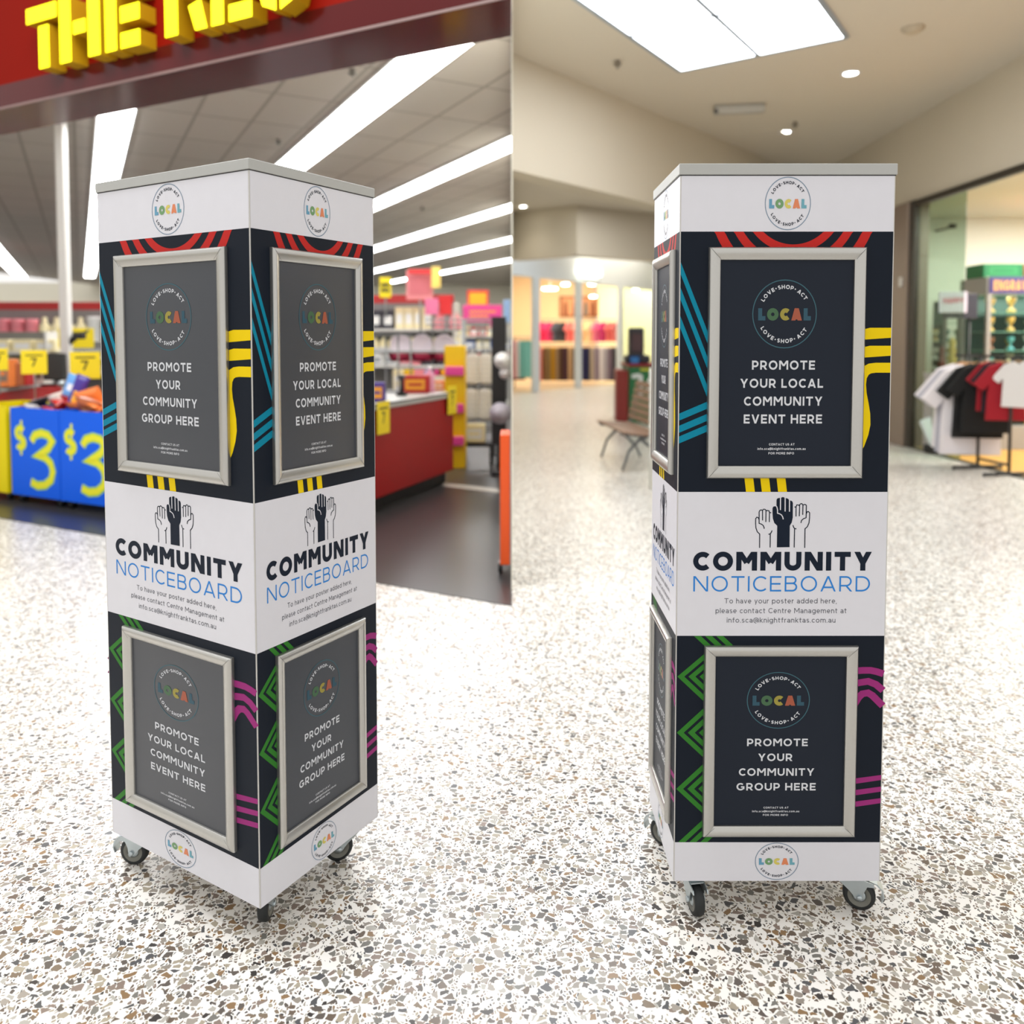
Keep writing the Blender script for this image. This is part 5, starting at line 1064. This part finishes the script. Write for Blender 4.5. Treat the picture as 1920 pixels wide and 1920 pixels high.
# small white screen
p = at_y(1787, 566, 9.5); e = empty('wall_screen', (p.x, 9.5, p.z), -.05, label='white notice with red writing held by a dark arm', cat='screen')
mb = MB(); mb.box(-.16, .16, -.01, .02, -.13, .12, C('notice_white', (226, 214, 232)), .004); text(mb, Fr((0, -.0105, 0), (1, 0, 0)), 'HAPPY', -.12, .12, -.02, .07, .24, C('notice_red', (206, 60, 90)), .0006); mb.build('notice', e)
mb = MB(); mb.box(-.1, .3, .022, .05, -.2, .1, C('screen_back', (60, 58, 70)), .006); mb.tube([(.22, .05, -.18), (.22, .05, -p.z + .01)], .015, BLK, 8); mb.box(.1, .34, -.05, .15, -p.z + .006, -p.z + .03, BLK); mb.build('screen_stand', e)
# security camera, shelf, gold trophy tower, tilted panel
p = at_plane(1778, 425, (XS + .25, 0), (XS + .25, 1)); p = at_y(1778, 425, 11.4); e = empty('security_camera', p, label='small dark security camera on the cream shop wall', cat='camera'); mb = MB(); mb.tube([(0, -.06, 0), (.1, .02, .01)], .035, BLK, 12); mb.build('body', e); mb = MB(); mb.tube([(.08, .02, .0), (-.08, .2, -.04)], .012, BLK, 8); mb.build('bracket', e)
p = at_y(1784, 690, 9.7); e = empty('trophy_tower', (p.x, 9.7, 1.0), label='tall gold trophy of stacked balls behind the glass', cat='trophy'); mb = MB(); mb.lathe([(.04, 0), (.06, .05), (.04, .1), (.055, .15), (.035, .2), (.05, .25), (.03, .3), (.045, .36), (.0, .42)], C('trophy_gold', (200, 170, 90)), 14); mb.build('column', e); mb = MB(); mb.box(-.07, .07, -.07, .07, -.02, .0, BLK); mb.build('base', e)
p2 = at_y(1765, 690, 9.7); e = empty('trophy_figure', (p2.x, 9.7, 1.0), label='dark red trophy figure beside the gold ball trophy', cat='trophy'); mb = MB(); mb.lathe([(.06, 0), (.05, .06), (.03, .15), (.02, .22), (.03, .26), (0, .32)], C('trophy_red', (112, 50, 40)), 12); mb.build('figure', e); mb = MB(); mb.box(-.07, .07, -.07, .07, -.02, 0, BLK); mb.build('base', e)
mb = MB(); mb.box(-.22, .22, -.12, .12, .955, .978, ALG); 
for x in (-.2, .2): mb.box(x - .015, x + .015, -.1, .1, .006, .955, ALG)
mb.build('trophy_stand', loc=((p.x + p2.x) / 2, 9.7, 0), label='small grey stand carrying two trophies behind the glass', cat='stand')
p = at_z(1770, 850, 0); e = empty('tilted_panel', (at_y(1768, 820, 9.6).x, 9.6, .12), .15, label='tilted white panel holding a round dark disc on the shop floor', cat='display panel')
mb = MB(); M_ = Matrix.Rotation(-.35, 4, 'Y') @ Matrix.Rotation(-.2, 4, 'X'); mb.box(-.16, .16, -.03, .03, 0, .36, C('panel_white', (206, 216, 216)), .02, M_); mb.build('panel', e); mb = MB(); mb.lathe([(0, -.055), (.05, -.055), (.1, -.05), (.11, -.03)], C('disc_dark', (50, 46, 42)), 24, M_ @ V((.04, 0, .18)), M_.to_3x3() @ V((0, 1, 0))); mb.lathe([(0, -.06), (.04, -.06), (.045, -.052)], C('disc_gold', (150, 124, 60)), 20, M_ @ V((.04, 0, .18)), M_.to_3x3() @ V((0, 1, 0))); mb.build('disc', e); mb = MB(); mb.box(-.18, .25, -.1, .12, -.114, -.01, BLK, .01); mb.build('base', e)
carton('trophy_box', (at_y(1797, 830, 9.7).x, 9.75, .006), .2, .2, .26, C('box_brown', (110, 66, 40)), C('box_gold', (190, 170, 60)), 'brown and gold box on the floor behind the white shirts')
# clothes rack in the shop entrance
g0 = at_z(1840, 884, 0); g1 = at_z(1935, 905, 0)
YK = 8.3; ka_, kb_ = at_y(1792, 668, 8.8), at_y(1932, 668, 7.75); zr = at_y(1850, 668, 8.3).z; ka_.z = kb_.z = 0; kd_ = (kb_ - ka_).normalized(); KL = (kb_ - ka_).length; krz = math.atan2(kd_.y, kd_.x)
e = empty('garment_rack', ka_, krz, label='black metal garment rack of shirts in the trophy shop entrance', cat='rack')
mb = MB(); mb.tube([(0, 0, zr), (KL, 0, zr)], .014, RK, 10); mb.build('rail', e)
for x in (KL * .36, KL * .78): mb = MB(); mb.tube([(x, 0, .05), (x, 0, zr)], .016, RK, 10); mb.tube([(x, -.28, .03), (x, .28, .03)], .018, RK, 8); mb.tube([(x, -.28, .03), (x, -.28, .006)], .012, RK, 8); mb.tube([(x, .28, .03), (x, .28, .006)], .012, RK, 8); mb.build('upright', e)
mb = MB(); mb.tube([(KL * .36, 0, .12), (KL * .78, 0, .12)], .014, RK, 8); mb.build('cross_bar', e)
SH = [(.1, 'white', (222, 218, 228), 'top', 1.25), (.17, 'pale grey', (176, 174, 186), 'top', 1.3), (.24, 'white', (222, 218, 228), 'top', 1.32), (.34, 'black', (12, 12, 14), 'top', 1.08), (.44, 'black', (12, 12, 14), 'top', 1.0), (.55, 'dark red', (150, 10, 30), 'top', .7), (.63, 'navy black', (18, 22, 34), 'top', .72), (.71, 'dark red', (150, 10, 30), 'top', .8), (.86, 'light grey', (214, 210, 208), 'top', .62)]
WH = ['large white shirt at the left end of the rack', 'pale grey shirt second from the left on the rack', 'large white shirt touching the black ones', 'long black shirt in the middle of the rack', 'black shirt just left of the dark red one', 'dark red shirt between the black ones', 'navy black shirt right of the first dark red one', 'dark red shirt beside the light grey one', 'light grey shirt nearest the right picture edge']
for i, ((t, n_, c_, kd, sc_), l) in enumerate(zip(SH, WH)):
    p = ka_ + kd_ * (KL * t); garment(kd, n_, c_, (p.x, p.y, zr - .09 * sc_ + .0), krz + (1.25 if i < 8 else .55), l, 'shirts on the garment rack', sc_)
